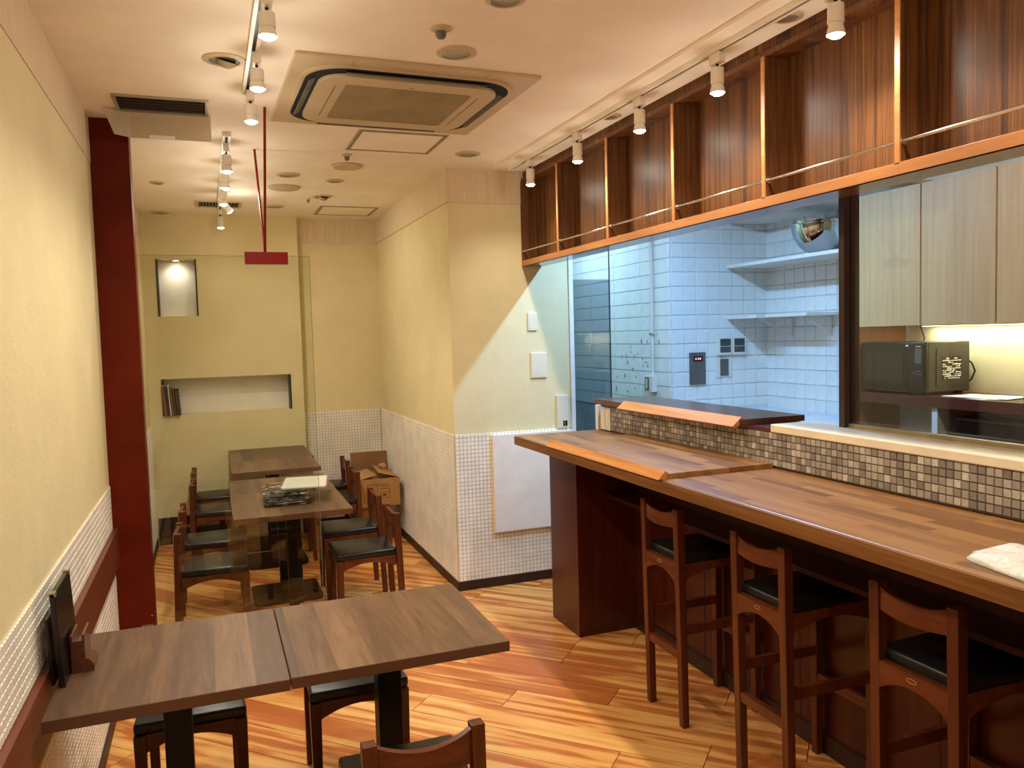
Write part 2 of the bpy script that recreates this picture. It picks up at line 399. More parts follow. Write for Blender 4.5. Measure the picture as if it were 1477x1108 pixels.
struct(bx('baseboard_left', 'dark_base', XL, XL+.014, -.3, 3.93, 0, .06), 'dark brown baseboard along the left wall', 'baseboard')
struct(bx('baseboard_far', 'dark_base', XL, XL+.014, 4.04, YR-.015, 0, .06), 'dark baseboard on the left wall behind the glass', 'baseboard')
bmb = bmesh.new(); box(bmb, XM-.014, XM, YM-.014, YRR, 0, .055); box(bmb, XM, 2.02, YM-.014, YM, 0, .055)
struct(obj('baseboard_middle', bmb, 'dark_base'), 'dark brown baseboard round the tiled corner wall', 'baseboard')
struct(bx('baseboard_recess', 'dark_base', XT+.002, XM-.014, YRR-.014, YRR, 0, .055), 'dark baseboard under the recessed tiled wall', 'baseboard')
# kitchen shell
KX, KY, KF = 2.98, 4.75, 3.778
def tilewall(parent, o0, u, nu, nv, tw, th_):
    v = Vector((0, 0, 1)); u = Vector(u); nrm = u.cross(v)
    bm = bmesh.new(); e = .003; g = .002; t = .006
    a = [(g, g), (tw-g, g), (tw-g, th_-g), (g, th_-g)]; b = [(g+e, g+e), (tw-g-e, g+e), (tw-g-e, th_-g-e), (g+e, th_-g-e)]
    hexa(bm, [u*s+v*q for s, q in a], [u*s+v*q+nrm*t for s, q in b])
    first = None
    for i in range(nu):
        for j in range(nv):
            p = Vector(o0)+u*(i*tw)+v*(j*th_)
            if first is None: first = obj('tile', bm, 'kitchen_tile', parent, p)
            else: link('tile', first.data, parent, p)
wk1 = struct(obj('wall_kitchen_far', B(KX, 4.0, KY, 7.3, 0, HC), 'kitchen_grout'), 'white tiled kitchen wall with remote panels behind the counter', 'wall')
tilewall(wk1, (KX, KY, .96), (1, 0, 0), 8, 16, .09975, .09875)
wk1b = struct(obj('wall_passage', B(KX-.006, KX, KY, 7.2, 0, HC), 'kitchen_grout'), 'blue-lit tiled passage wall with conduit at the kitchen', 'wall')
tilewall(wk1b, (KX-.006, KY+1.6, .96), (0, -1, 0), 4, 16, .4, .09875)
wk2 = struct(obj('wall_kitchen_right', B(KF, KF+.2, YB, KY, 0, HC), 'kitchen_grout'), 'white tiled kitchen wall behind the corner shelves', 'wall')
tilewall(wk2, (KF, KY, .96), (0, -1, 0), 13, 16, .09975, .09875)
struct(obj('wall_passage_end', B(2.14, KX-.006, 7.1, 7.2, 0, HC), 'kitchen_tile'), 'plain end wall of the kitchen passage', 'wall')
struct(bx('trim_6', 'white_paint', 2.138, 2.166, YM-.012, YM+.04, 0, HC), 'slim white jamb at the left of the kitchen opening', 'trim')
# half wall of the bar with slate mosaic
hw = struct(obj('wall_counter', B(2.06, 2.17, YB, 4.06, 0, 1.14), 'dark_base'), 'low bar wall faced with brown slate mosaic behind the counter', 'wall')
obj('tile_bed', B(2.054, 2.06, YB, 3.885, 1.003, 1.14), 'slate_grout', hw)
TP = .0262
bm = bmesh.new(); sz = TP*.94; e = .002
hexa(bm, [(0, 0, 0), (0, -sz, 0), (0, -sz, sz), (0, 0, sz)], [(-.006, -e, e), (-.006, -sz+e, e), (-.006, -sz+e, sz-e), (-.006, -e, sz-e)])
first = None
y0 = 1.47; zb = 1.0085
for i in range(60):
    for j in range(5):
        p = (2.054, y0+(i+1)*TP, zb+j*TP)
        if first is None: first = obj('slate_tile', bm, 'slate_tile', hw, p)
        else: link('slate_tile', first.data, hw, p)
mosaic('slate_tiles', hw, (2.054, 3.885, zb), (0, -1, 0), (0, 0, 1), int((3.885-y0-60*TP)/TP), 5, TP, TP*.94, .006, 'slate_tile_field')
mosaic('slate_tiles', hw, (2.054, y0, zb), (0, -1, 0), (0, 0, 1), int((y0-YB)/TP), 5, TP, TP*.94, .006, 'slate_tile_field')
obj('end_post', B(2.04, 2.17, 4.03, 4.062, 1.0, 1.14), 'white_paint', hw)
tr7 = struct(obj('trim_7', B(2.046, 2.262, YB, 2.557, 1.14, 1.172), 'cream_sill', bevel=.004), 'cream sill board along the kitchen hatch above the slate mosaic', 'trim')
# column and pane in the hatch
struct(bx('trim_8', 'purple_brown', 2.19, 2.262, 2.318, 2.345, 1.172, HC), 'dark purple brown post standing on the hatch sill', 'trim')
wd = thing('window_1', 'clear fixed pane above the hatch sill in front of the microwave', 'window', (2.22, 1.2, 1.172)); wd['kind'] = 'structure'
obj('pane', B(-.004, .004, -1.4, 1.118, .012, HC-1.172), 'kitchen_glass', wd)
obj('channel', B(-.012, .012, -1.4, 1.118, 0, .014), 'alu', wd)
# pillar, glass screen and its red hanger
pl = thing('pillar', 'tall dark red brown pillar on the left wall beside the glass screen', 'pillar', (-.362, 3.985, 0)); pl['kind'] = 'structure'
obj('shaft', B(-.078, .078, -.055, .055, 0, HC), 'red_pillar', pl, bevel=.002)
for z in (.1, .32): obj('screw', lathe(bmesh.new(), [(0, 0), (.005, 0), (.004, .003), (0, .003)], 10), 'chrome', pl).matrix_local = Matrix.Translation((.066, -.055, z)) @ Matrix.Rotation(R(90), 4, 'X')
gs = thing('glass_screen', 'tall clear glass screen between the front table and the rear tables', 'glass screen', (.1, 3.95, 0))
obj('pane', B(-.384, .373, -.004, .004, .0, 1.951), 'clear_glass', gs)
obj('edge_strip', B(.373, .3745, -.004, .004, 0, 1.951), 'glass_edge', gs)
obj('top_edge', B(-.384, .373, -.004, .004, 1.951, 1.953), 'glass_edge', gs)
hg = thing('screen_hanger', 'red steel bracket clamping the glass screen, hung on two red rods', 'bracket', (.277, 3.95, 1.913))
bmb = bmesh.new(); box(bmb, -.097, .097, -.016, -.004, 0, .052); box(bmb, -.097, .097, .004, .016, 0, .052); box(bmb, -.0965, .0965, -.0155, .0155, .0525, .056); box(bmb, -.0965, .0965, -.0035, .0035, .04, .0515)
obj('clamp', bmb, 'red_steel', hg)
for dy in (-.37, .424): obj('rod', tube(bmesh.new(), [(-.005, 0, .05), (-.005, dy, HC-1.913)], .006), 'red_steel', hg, smooth=True)

# ---------------------------------------------------------------- bar counter
ct = thing('bar_counter', 'long brown butcher block bar counter on dark red panels', 'counter', (1.8, 2, 0))
def L(o0, o1, p): return p
obj('counter_top', B(-.254, .26, -3.6, 2.05, .952, 1.0), 'butcher_block', ct, bevel=.006)
obj('front_edge', B(-.262, -.254, -3.6, 2.05, .952, .997), 'counter_edge', ct)
obj('end_panel', B(-.1, .25, 1.615, 1.95, 0, .952), 'counter_panel', ct)
obj('back_panel', B(.235, .258, -3.6, 1.615, 0, .952), 'counter_panel', ct)
obj('kick_board', B(.222, .235, -3.6, 1.615, 0, .07), 'dark_base', ct)
obj('under_shelf', B(.06, .235, -3.6, 1.615, .71, .728), 'counter_panel', ct)
obj('front_rail', B(.1, .235, -3.6, 1.615, .9, .952), 'counter_panel', ct)
for i in range(5): obj('panel_seam', B(.2335, .2352, 1.0-i*.62, 1.005-i*.62, .07, .71), 'dark_base', ct)
# raised board with slanted lip
rb = thing('raised_board', 'thin brown board with slanted wood lip lying on the far end of the counter', 'board', (1.8, 3.07, 1.0))
obj('board', B(-.235, .245, -.53, .56, 0, .02), 'butcher_block', rb, bevel=.001)
obj('lip', prism(bmesh.new(), [(-.272, 0), (-.242, .031), (-.23, .026), (-.235, .0)], 'y', -.53, .52), 'lip_wood', rb)
lg = thing('serving_ledge', 'dark brown serving ledge with pale slanted lip above the slate mosaic', 'shelf', (2.15, 3.34, 1.14))
obj('support', B(-.1, .15, -.78, .66, 0, .015), 'red_brown_shelf', lg)
obj('board', B(-.15, .18, -.65, .655, .015, .04), 'ledge_wood', lg, bevel=.001)
obj('lip', prism(bmesh.new(), [(-.183, .014), (-.138, .051), (-.128, .043), (-.15, .0405), (-.15, .016), (-.172, .006)], 'y', -.65, .33), 'lip_wood', lg)
for k, y in enumerate((3.925, 3.985)):
    o = thing('outlet_cover', ('white outlet cover on the bar wall, the one beside the slate mosaic', 'white outlet cover on the bar wall, the one nearer the wall end')[k], 'outlet', (2.054, y, 1.006), 0, 'outlet covers on the bar wall')
    obj('plate', B(-.008, 0.006, -.028, .028, 0, .128), 'white_plastic', o, bevel=.002)
    for z in (.04, .085): obj('socket', B(-.0092, -.0078, -.012, .012, z-.012, z+.012), 'cream_sill', o)
# plastic bag on the counter
bm = bmesh.new(); nx, ny = 26, 34; rr = random.Random(5)
from mathutils import noise as mn
g = {}
for i in range(nx):
    for j in range(ny):
        u, v = i/(nx-1)*2-1, j/(ny-1)*2-1
        k = max(abs(u), abs(v)); l = math.hypot(u, v); s_ = k/l if l > 0 else 1
        wob = 1+.1*mn.noise(Vector((u*2, v*2, 3)))
        x, y = u*s_**.6*.13*wob, v*s_**.6*.24*wob
        edge = max(0, 1-max(abs(u), abs(v))**4)
        z = .002+edge*(.018+.02*(mn.noise(Vector((x*14, y*14, 1)))+.5)+.012*abs(mn.noise(Vector((x*30+2, y*18, 5)))))
        g[i, j] = bm.verts.new((x, y, max(.001, z)))
for i in range(nx-1):
    for j in range(ny-1): bm.faces.new((g[i, j], g[i+1, j], g[i+1, j+1], g[i, j+1]))
bag = obj('plastic_bag', bm, 'bag_film', None, (1.705, 1.135, 1.0), smooth=True); bag.rotation_euler = (0, 0, R(-8))
sol = bag.modifiers.new('thickness', 'SOLIDIFY'); sol.thickness = .001
tag(bag, 'crumpled translucent white plastic bag lying on the bar counter', 'bag')

# ---------------------------------------------------------------- wood display shelf over the bar
XF = 1.828
wood('gloss_wood', [(.3, (110, 70, 46)), (.7, (150, 104, 74))], 'y', .05, 20, .14)
sh = thing('display_shelf', 'long glossy striped wood display shelf with chrome rails above the bar', 'shelf', (XF, 2.0, 1.967))
YS = [4.598, 4.054, 3.47, 2.886, 2.31, 1.734, 1.157, .58, .003]
H = HC-1.967
obj('bottom_board', B(.001, .132, -2.0, 2.598, 0, .006), 'gloss_wood', sh)
obj('front_lip', B(-.001, .016, -2.0, 2.598, 0, .034), 'cabinet_edge', sh, bevel=.001)
obj('bottom_shelf', B(.016, .132, -2.0, 2.598, .006, .03), 'cabinet_wood', sh)
obj('top_board', B(.008, .132, -2.0, 2.598, .512, .53), 'cabinet_wood', sh)
obj('top_fascia', B(.02, .132, -2.0, 2.598, .53, H), 'cabinet_wood', sh)
for a, b in zip(YS, YS[1:]):
    obj('back_panel', B(.1, .132, b-2.0+.001, a-2.0-.001, .03, .512), 'cabinet_wood', sh)
    rl = obj('rail', tube(bmesh.new(), [(.012, b-2.0+.009, .092), (.012, a-2.0-.009, .092)], .0055), 'chrome', sh, smooth=True)
    for yy in (b+.011, a-.011): obj('rail_mount', tube(bmesh.new(), [(.012, yy-2.003, .092), (.012, yy-1.997, .092)], .011, 12), 'chrome', rl)
for y in YS[1:]:
    obj('divider', B(.004, .1, y-2.0-.0085, y-2.0+.0085, .03, .512), 'cabinet_wood', sh)
    obj('divider_edge', B(-.001, .004, y-2.0-.009, y-2.0+.009, .03, .512), 'cabinet_edge', sh)
obj('end_edge', B(0, .1, 2.59, 2.598, .034, .512), 'cabinet_wood', sh)

# ---------------------------------------------------------------- tables
def table(name, label, x0, x1, y0, y1, z=.70, post=None, rz=0, group='square dining table tops on pedestals'):
    cx, cy = (x0+x1)/2, (y0+y1)/2; w_, d_ = (x1-x0)/2, (y1-y0)/2
    t = thing(name, label, 'table', (cx, cy, 0), rz, group)
    top = obj('tabletop', B(-w_, w_, -d_, d_, z-.03, z), 'table_laminate', t, bevel=.0012, segs=1)
    e = bmesh.new(); q = .0006
    box(e, -w_-q, w_+q, -d_-q, -d_, z-.0285, z-.0015); box(e, -w_-q, w_+q, d_, d_+q, z-.0285, z-.0015)
    box(e, -w_-q, -w_, -d_, d_, z-.0285, z-.0015); box(e, w_, w_+q, -d_, d_, z-.0285, z-.0015)
    obj('edge_band', e, 'laminate_edge', top)
    px_, py_ = post or (0, 0)
    obj('post', B(px_-.036, px_+.036, py_-.036, py_+.036, .016, z-.036), 'black_metal', t, bevel=.003)
    obj('top_plate', B(px_-.14, px_+.14, py_-.14, py_+.14, z-.036, z-.03), 'black_metal', t)
    obj('base_plate', prism(bmesh.new(), [(a+px_, b+py_) for a, b in rrect(.40, .40, .045)], 'z', 0, .016), 'black_metal', t)
    return t
TG = 'square dining tables on single pedestals'
table('dining_table', 'walnut table nearest the viewer, its end against the left wall, with menu stand', -.396, .153, 2.04, 2.615, post=(-.005, .047), group=TG)
table('dining_table', 'walnut table pushed against the right of the nearest one, bare top', .157, .745, 2.045, 2.615, post=(.014, .045), group=TG)
table('dining_table', 'walnut table just behind the glass carrying the stack of wrapped packs', .075, .645, 4.02, 4.665, post=(.02, .02), group=TG)
table('dining_table', 'bare walnut table between the one with the packs and the end tables', .077, .648, 4.669, 5.165, post=(.02, .1), group=TG)
table('dining_table', 'walnut table second from the end wall niche', .104, .673, 5.465, 5.984, post=(.0, .1), group=TG)
table('dining_table', 'walnut table touching the end wall under the long niche', .112, .69, 5.994, 6.655, post=(.0, .0), group=TG)

# ---------------------------------------------------------------- chairs (front is +y)
def arch_rail(bm, x0, x1, y0, y1, z0, z1, rise, along='x', n=10):
    """rail with an arched lower edge"""
    A = []
    for i in range(n+1):
        t = i/n; zz = z0+rise*(1-(2*t-1)**2)
        if along == 'x':
            x = x0+(x1-x0)*t; A.append([bm.verts.new(p) for p in ((x, y0, zz), (x, y1, zz), (x, y1, z1), (x, y0, z1))])
        else:
            y = y0+(y1-y0)*t; A.append([bm.verts.new(p) for p in ((x0, y, zz), (x1, y, zz), (x1, y, z1), (x0, y, z1))])
    for a, b in zip(A, A[1:]):
        for k in range(4): bm.faces.new((a[k], a[(k+1) % 4], b[(k+1) % 4], b[k]))
    bm.faces.new(A[0][::-1]); bm.faces.new(A[-1]); return bm
def back_rail(bm, x0, x1, y, th, z0, z1, dip, bow, n=12):
    A = []
    for i in range(n+1):
        t = i/n; k = 1-(2*t-1)**2; x = x0+(x1-x0)*t; yy = y-bow*k
        A.append([bm.verts.new(p) for p in ((x, yy-th/2, z0-dip*.35*k), (x, yy+th/2, z0-dip*.35*k), (x, yy+th/2, z1-dip*k), (x, yy-th/2, z1-dip*k))])
    for a, b in zip(A, A[1:]):
        for k in range(4): bm.faces.new((a[k], a[(k+1) % 4], b[(k+1) % 4], b[k]))
    bm.faces.new(A[0][::-1]); bm.faces.new(A[-1]); return bm
def leg(bm, x0, y0, x1, y1, z1, a=.018, b=.013, zt=None):
    hexa(bm, [(x0-b, y0-b, 0), (x0+b, y0-b, 0), (x0+b, y0+b, 0), (x0-b, y0+b, 0)], [(x1-a, y1-a, z1), (x1+a, y1-a, z1), (x1+a, y1+a, z1), (x1-a, y1+a, z1)]); return bm
def cushion(wf, wb, d, z0, z1):
    bm = bmesh.new()
    hexa(bm, [(-wb/2, -d/2, z0), (wb/2, -d/2, z0), (wf/2, d/2, z0), (-wf/2, d/2, z0)], [(-wb/2, -d/2, z1), (wb/2, -d/2, z1), (wf/2, d/2, z1), (-wf/2, d/2, z1)])
    return bm
def make_chair(label):
    t = thing('dining_chair', label, 'chair', group='low brown dining chairs with black seats')
    yb, yf, wb_, wf_ = -.163, .152, .133, .145
    for s_ in (-1, 1):
        obj('back_post', leg(bmesh.new(), s_*wb_, yb-.022, s_*wb_, yb, .602, .0175, .0145), 'chair_wood', t, bevel=.0025)
        obj('leg', leg(bmesh.new(), s_*wf_, yf, s_*wf_, yf, .375, .018, .013), 'chair_wood', t, bevel=.0025)
        obj('side_rail', arch_rail(bmesh.new(), s_*.14-.011, s_*.14+.011, yb+.016, yf-.016, .318, .376, .034, 'y'), 'chair_wood_rail', t)
    obj('front_rail', arch_rail(bmesh.new(), -wf_+.016, wf_-.016, yf-.012, yf+.012, .318, .376, .034), 'chair_wood_rail', t)
    obj('rear_rail', arch_rail(bmesh.new(), -wb_+.016, wb_-.016, yb-.011, yb+.011, .318, .376, .03), 'chair_wood_rail', t)
    obj('back_rail', back_rail(bmesh.new(), -wb_+.014, wb_-.014, yb, .02, .508, .592, .024, .018), 'chair_wood_rail', t, smooth=True)
    obj('seat_cushion', cushion(.326, .292, .322, .376, .413), 'black_vinyl', t, (0, .008, 0), bevel=.011, smooth=True, segs=3)
    return t
CG = 'low brown dining chairs with black seats'
ch0 = make_chair('brown chair nearest the viewer, back turned to the camera at the table edge')
ch0.location = (.44, 1.99, 0); ch0.rotation_euler = (0, 0, 0)
PI = math.pi
def chair(x, y, rz, label): return dup(ch0, (x, y, 0), rz, label, CG)
chair(-.103, 2.755, PI, 'brown chair behind the nearest table on its left half, black seat under the table')
chair(.415, 2.755, PI, 'brown chair behind the nearest table on its right half')
# rear tables: left row faces right, right row faces left
chair(-.025, 4.42, -PI/2, 'left row brown chair closest to the red pillar')
chair(-.02, 4.985, -PI/2, 'left row brown chair second from the glass screen')
chair(.02, 5.865, -PI/2, 'left row brown chair third from the glass screen')
chair(.02, 6.41, -PI/2, 'left row brown chair nearest the end wall under the magazines')
chair(.75, 4.375, PI/2, 'right row brown chair nearest the tiled corner wall edge')
chair(.76, 4.92, PI/2, 'right row brown chair second from the viewer')
chair(.79, 5.83, PI/2, 'right row brown chair third from the viewer beside the open carton')
chair(.815, 6.41, PI/2, 'right row brown chair nearest the recessed tiled wall')

# ---------------------------------------------------------------- bar stools (front is +y, turned to +x)
def make_stool(label):
    t = thing('bar_stool', label, 'stool', group='tall brown bar stools under the counter')
    yb, yf, wb_, wf_ = -.178, .17, .122, .13
    for s_ in (-1, 1):
        obj('back_post', leg(bmesh.new(), s_*wb_, yb+.014, s_*wb_, yb, .862, .0165, .0145), 'chair_wood', t, bevel=.002)
        obj('leg', leg(bmesh.new(), s_*wf_, yf, s_*wf_, yf, .65, .018, .014), 'chair_wood', t, bevel=.002)
        obj('side_rail', arch_rail(bmesh.new(), s_*.126-.01, s_*.126+.01, yb+.016, yf-.016, .585, .65, .035, 'y'), 'chair_wood_rail', t)
        obj('side_stretcher', B(s_*.126-.009, s_*.126+.009, yb+.02, yf-.014, .37, .405), 'chair_wood_rail', t)
    obj('front_rail', arch_rail(bmesh.new(), -wf_+.016, wf_-.016, yf-.011, yf+.011, .585, .65, .035), 'chair_wood_rail', t)
    rr_ = obj('rear_rail', arch_rail(bmesh.new(), -wb_+.015, wb_-.015, yb-.011, yb+.013, .575, .65, .036), 'chair_wood_rail', t)
    obj('emblem', tube(bmesh.new(), [(.016*math.cos(a), yb-.0115, .633+.0055*math.sin(a)) for a in [2*PI*k/20 for k in range(20)]]+[(.016, yb-.0115, .633)], .0012, 6), 'emblem_gold', rr_)
    obj('rear_stretcher', B(-wb_+.014, wb_-.014, yb-.002, yb+.02, .268, .302), 'chair_wood_rail', t)
    obj('foot_rest', B(-wf_+.014, wf_-.014, yf-.012, yf+.012, .27, .305), 'chair_wood_rail', t)
    obj('back_rail', back_rail(bmesh.new(), -wb_+.014, wb_-.014, yb, .018, .79, .855, .022, .012), 'chair_wood_rail', t, smooth=True)
    obj('seat_cushion', cushion(.295, .265, .345, .65, .683), 'black_vinyl', t, (0, .004, 0), bevel=.01, smooth=True, segs=3)
    return t
st0 = make_stool('brown bar stool furthest from the viewer, next to the counter end panel')
st0.location = (1.835, 2.735, 0); st0.rotation_euler = (0, 0, -PI/2)
dup(st0, (1.835, 2.128, 0), -PI/2, 'brown bar stool in the middle of the three under the counter')
dup(st0, (1.835, 1.512, 0), -PI/2, 'brown bar stool nearest the viewer at the right edge')

# ---------------------------------------------------------------- small things on the tables
mb = thing('menu_folder', 'black menu folder standing upright on the nearest table against the left wall', 'menu', (-.385, 2.34, .70))
bm = bmesh.new(); hexa(bm, [(-.002, -.115, 0), (.012, -.115, 0), (.012, .115, 0), (-.002, .115, 0)], [(-.012, -.115, .24), (.0, -.115, .24), (.0, .115, .24), (-.012, .115, .24)])
obj('cover', bm, 'black_plastic', mb, bevel=.0015)
bm = bmesh.new(); hexa(bm, [(-.024, -.09, 0), (-.016, -.09, 0), (-.016, .11, 0), (-.024, .11, 0)], [(-.03, -.09, .17), (-.024, -.09, .17), (-.024, .11, .17), (-.03, .11, .17)])
obj('rear_cover', bm, 'black_plastic', mb)
for y in (-.105, .105): obj('corner_cap', B(-.0135, .0015, y-.01, y+.01, .232, .2425), 'alu', mb)
hd = thing('card_holder', 'small dark wooden card holder beside the black menu folder', 'holder', (-.353, 2.36, .70))
obj('base', prism(bmesh.new(), [(-.018, 0), (.034, 0), (.034, .018), (.022, .034), (-.018, .034)], 'y', -.048, .03), 'ledge_wood', hd)
bm = bmesh.new(); box(bm, -.018, -.013, -.05, .05, 0, .1); box(bm, .009, .015, -.05, .05, .0, .1); box(bm, -.013, .009, -.05, -.044, 0, .085)
obj('slot', bm, 'ledge_wood', hd)
rp = random.Random(9)
for k in range(7):
    x0 = .232+rp.uniform(-.006, .006); y0 = 4.235+rp.uniform(-.006, .006); z0 = .70+k*.0098
    if k == 6: x0 += .03; y0 += .03
    bm = bmesh.new(); pts = rrect(.232, .3, .012, 3); n = len(pts)
    prism(bm, pts, 'z', 0, .0094)
    o = obj('wrapped_pack', bm, 'wrapped_black_glints', None, (x0+.118, y0+.15, z0), bevel=.002, segs=1); o.rotation_euler = (0, 0, R(rp.uniform(-2, 2)))
    tag(o, 'flat black pack in clear wrap, '+('lowest', 'second from the bottom', 'third from the bottom', 'middle one', 'fifth from the bottom', 'second from the top', 'topmost black one, shifted back')[k]+' in the stack', 'pack', 'wrapped black packs stacked on the rear table')
wp = thing('white_pack', 'flat white wrapped pack lying askew on top of the black packs', 'pack', (.46, 4.45, .7696), R(-9))
obj('pack', prism(bmesh.new(), rrect(.225, .33, .01, 3), 'z', 0, .011), 'paper', wp, bevel=.003)
bm = bmesh.new()
for i in range(14):
    a, b = -.12+i*.0175, -.12+(i+1)*.0175
q1 = [(-.118, -.172), (.12, -.175), (.117, .17), (-.114, .168)]
hexa(bm, [(x, y, .0112) for x, y in q1], [(x*.97, y*.97, .0125) for x, y in q1]); obj('wrap', bm, 'wrap_film', wp)
# magazines in the long niche
cols = [(120, 74, 60), (44, 36, 30), (206, 196, 180), (96, 84, 70), (88, 30, 30), (26, 22, 22)]
names = ['reddish brown', 'dark brown', 'thin white spined', 'grey brown', 'dark red', 'black spined']
xx = -.336
for k, (c, nm) in enumerate(zip(cols, names)):
    plain('spine_%d' % k, c, .45); tk = (.022, .013, .01, .014, .014, .026)[k]; hh = (.232, .226, .236, .222, .215, .212)[k]
    m_ = thing('magazine', nm+' magazine standing at the left end of the long wall niche', 'magazine', (xx+tk/2, 6.715, 1.0), 0, 'magazines in the wall niche')
    m_.rotation_euler = (0, R(-3.2), 0)
    obj('cover', B(-tk/2, tk/2, -.075, .08, .0015, hh), 'spine_%d' % k, m_, bevel=.0012, segs=1)
    obj('pages', B(-tk/2+.002, tk/2-.002, -.07, .078, hh, hh+.001), 'paper', m_)
    if k in (0, 5):
        for q in range(4): obj('spine_print', B(-tk/2+.003, tk/2-.003, -.0757, -.0749, hh*.35+q*.028, hh*.35+q*.028+.009), 'grey_plastic', m_)
    xx += tk+.0035
# cartons in the rear corner
cb = thing('carton_under', 'closed brown carton on the floor under the open one in the rear corner', 'box', (1.15, 6.2, 0))
obj('body', B(-.115, .1, -.18, .15, 0, .283), 'cardboard_dark', cb); obj('tape', B(-.1155, -.03, -.181, -.18, .0, .283), 'cardboard', cb)
oc = thing('open_carton', 'open cardboard carton with raised back flap in the rear tiled corner', 'box', (1.165, 6.15, .283))
bm = bmesh.new(); w_, d_, h_ = .15, .2, .21; t_ = .005
box(bm, -w_, w_, -d_, d_, 0, t_); box(bm, -w_, w_, -d_, -d_+t_, t_, h_); box(bm, -w_, w_, d_-t_, d_, t_, h_); box(bm, -w_, -w_+t_, -d_+t_, d_-t_, t_, h_); box(bm, w_-t_, w_, -d_+t_, d_-t_, t_, h_)
obj('body', bm, 'cardboard', oc)
bm = bmesh.new(); hexa(bm, [(-w_, d_-t_, h_), (w_, d_-t_, h_), (w_, d_, h_), (-w_, d_, h_)], [(-w_+.004, d_+.02, h_+.15), (w_-.004, d_+.02, h_+.15), (w_-.004, d_+.026, h_+.15), (-w_+.004, d_+.026, h_+.15)]); obj('flap', bm, 'cardboard_dark', oc)
bm = bmesh.new(); hexa(bm, [(w_-t_, -d_+.01, h_), (w_, -d_+.01, h_), (w_, d_-.02, h_), (w_-t_, d_-.02, h_)], [(.0, -d_+.06, h_+.035), (.0, -d_+.06, h_+.04), (.01, d_-.05, h_+.055), (.01, d_-.05, h_+.05)]); obj('flap', bm, 'cardboard', oc)
bm = bmesh.new(); hexa(bm, [(-w_, -d_+.01, h_), (-w_+t_, -d_+.01, h_), (-w_+t_, d_-.02, h_), (-w_, d_-.02, h_)], [(-.02, -d_+.03, h_+.022), (-.02, -d_+.03, h_+.027), (-.03, d_-.03, h_+.025), (-.03, d_-.03, h_+.02)]); obj('flap', bm, 'cardboard', oc)
bm = bmesh.new(); bmesh.ops.create_icosphere(bm, subdivisions=2, radius=.035)
for v_ in bm.verts: v_.co *= 1+.5*mn.noise(v_.co*40); v_.co.z *= .6
obj('crumpled_paper', bm, 'cardboard', oc, (.07, .03, h_+.06))
bm = bmesh.new()
for (a, b, z0, z1) in ((-.1, .07, .165, .168), (-.1, -.097, .02, .168), (-.045, .07, .06, .0625), (.067, .07, .06, .168), (-.02, .07, .1, .1025), (.0, .055, .15, .154), (.0, .055, .132, .136), (-.01, .01, .08, .088), (.02, .045, .078, .09), (-.022, -.0195, .06, .168)): box(bm, a, b, -d_-.0008, -d_, z0, z1)
obj('print', bm, 'print_ink', oc)

# ---------------------------------------------------------------- wall fittings
def on_wall(name, label, cat, x0, x1, z0, z1, y=YM, t=.01):
    o = thing(name, label, cat, ((x0+x1)/2, y, z0)); hw_ = (x1-x0)/2
    obj('plate', B(-hw_, hw_, -t, .0, 0, z1-z0), 'plate_cream', o, bevel=.002); return o
o = on_wall('switch_plate', 'small upper white blank plate on the cream wall by the kitchen opening', 'switch plate', 1.855, 1.915, 1.572, 1.682)
obj('inset', B(-.022, .022, -.0115, -.0095, .012, .098), 'plate_cream', o)
o = on_wall('access_plate', 'larger lower white square plate on the cream wall by the kitchen opening', 'switch plate', 1.868, 1.974, 1.277, 1.435)
obj('inset', B(-.045, .045, -.0115, -.0095, .01, .148), 'plate_cream', o)
o = on_wall('panel_box', 'tall white panel with dark latch beside the white jamb', 'panel', 2.032, 2.112, .955, 1.16, t=.022)
obj('latch', B(.0, .028, -.024, -.0215, .012, .045), 'black_plastic', o); obj('latch_tab', B(.006, .014, -.027, -.024, .012, .045), 'chrome', o)
o = thing('white_board', 'blank white board fixed over the mosaic beside the bar end', 'board', (1.86, YM-.0085, .338))
obj('board', B(-.26, .27, -.022, 0, 0, .603), 'white_paint', o, bevel=.002); obj('edge_trim', B(-.265, -.26, -.024, 0, 0, .603), 'cream_sill', o)
tk = thing('tinted_pane', 'smoky glass wing panel standing in the kitchen opening beside the jamb', 'glass panel', (2.3, YM+.02, 0))
obj('pane', B(-.134, .137, -.004, .004, 0, 1.888), 'tinted_glass', tk); obj('edge', B(.137, .141, -.006, .006, 0, HC), 'grey_plastic', tk)

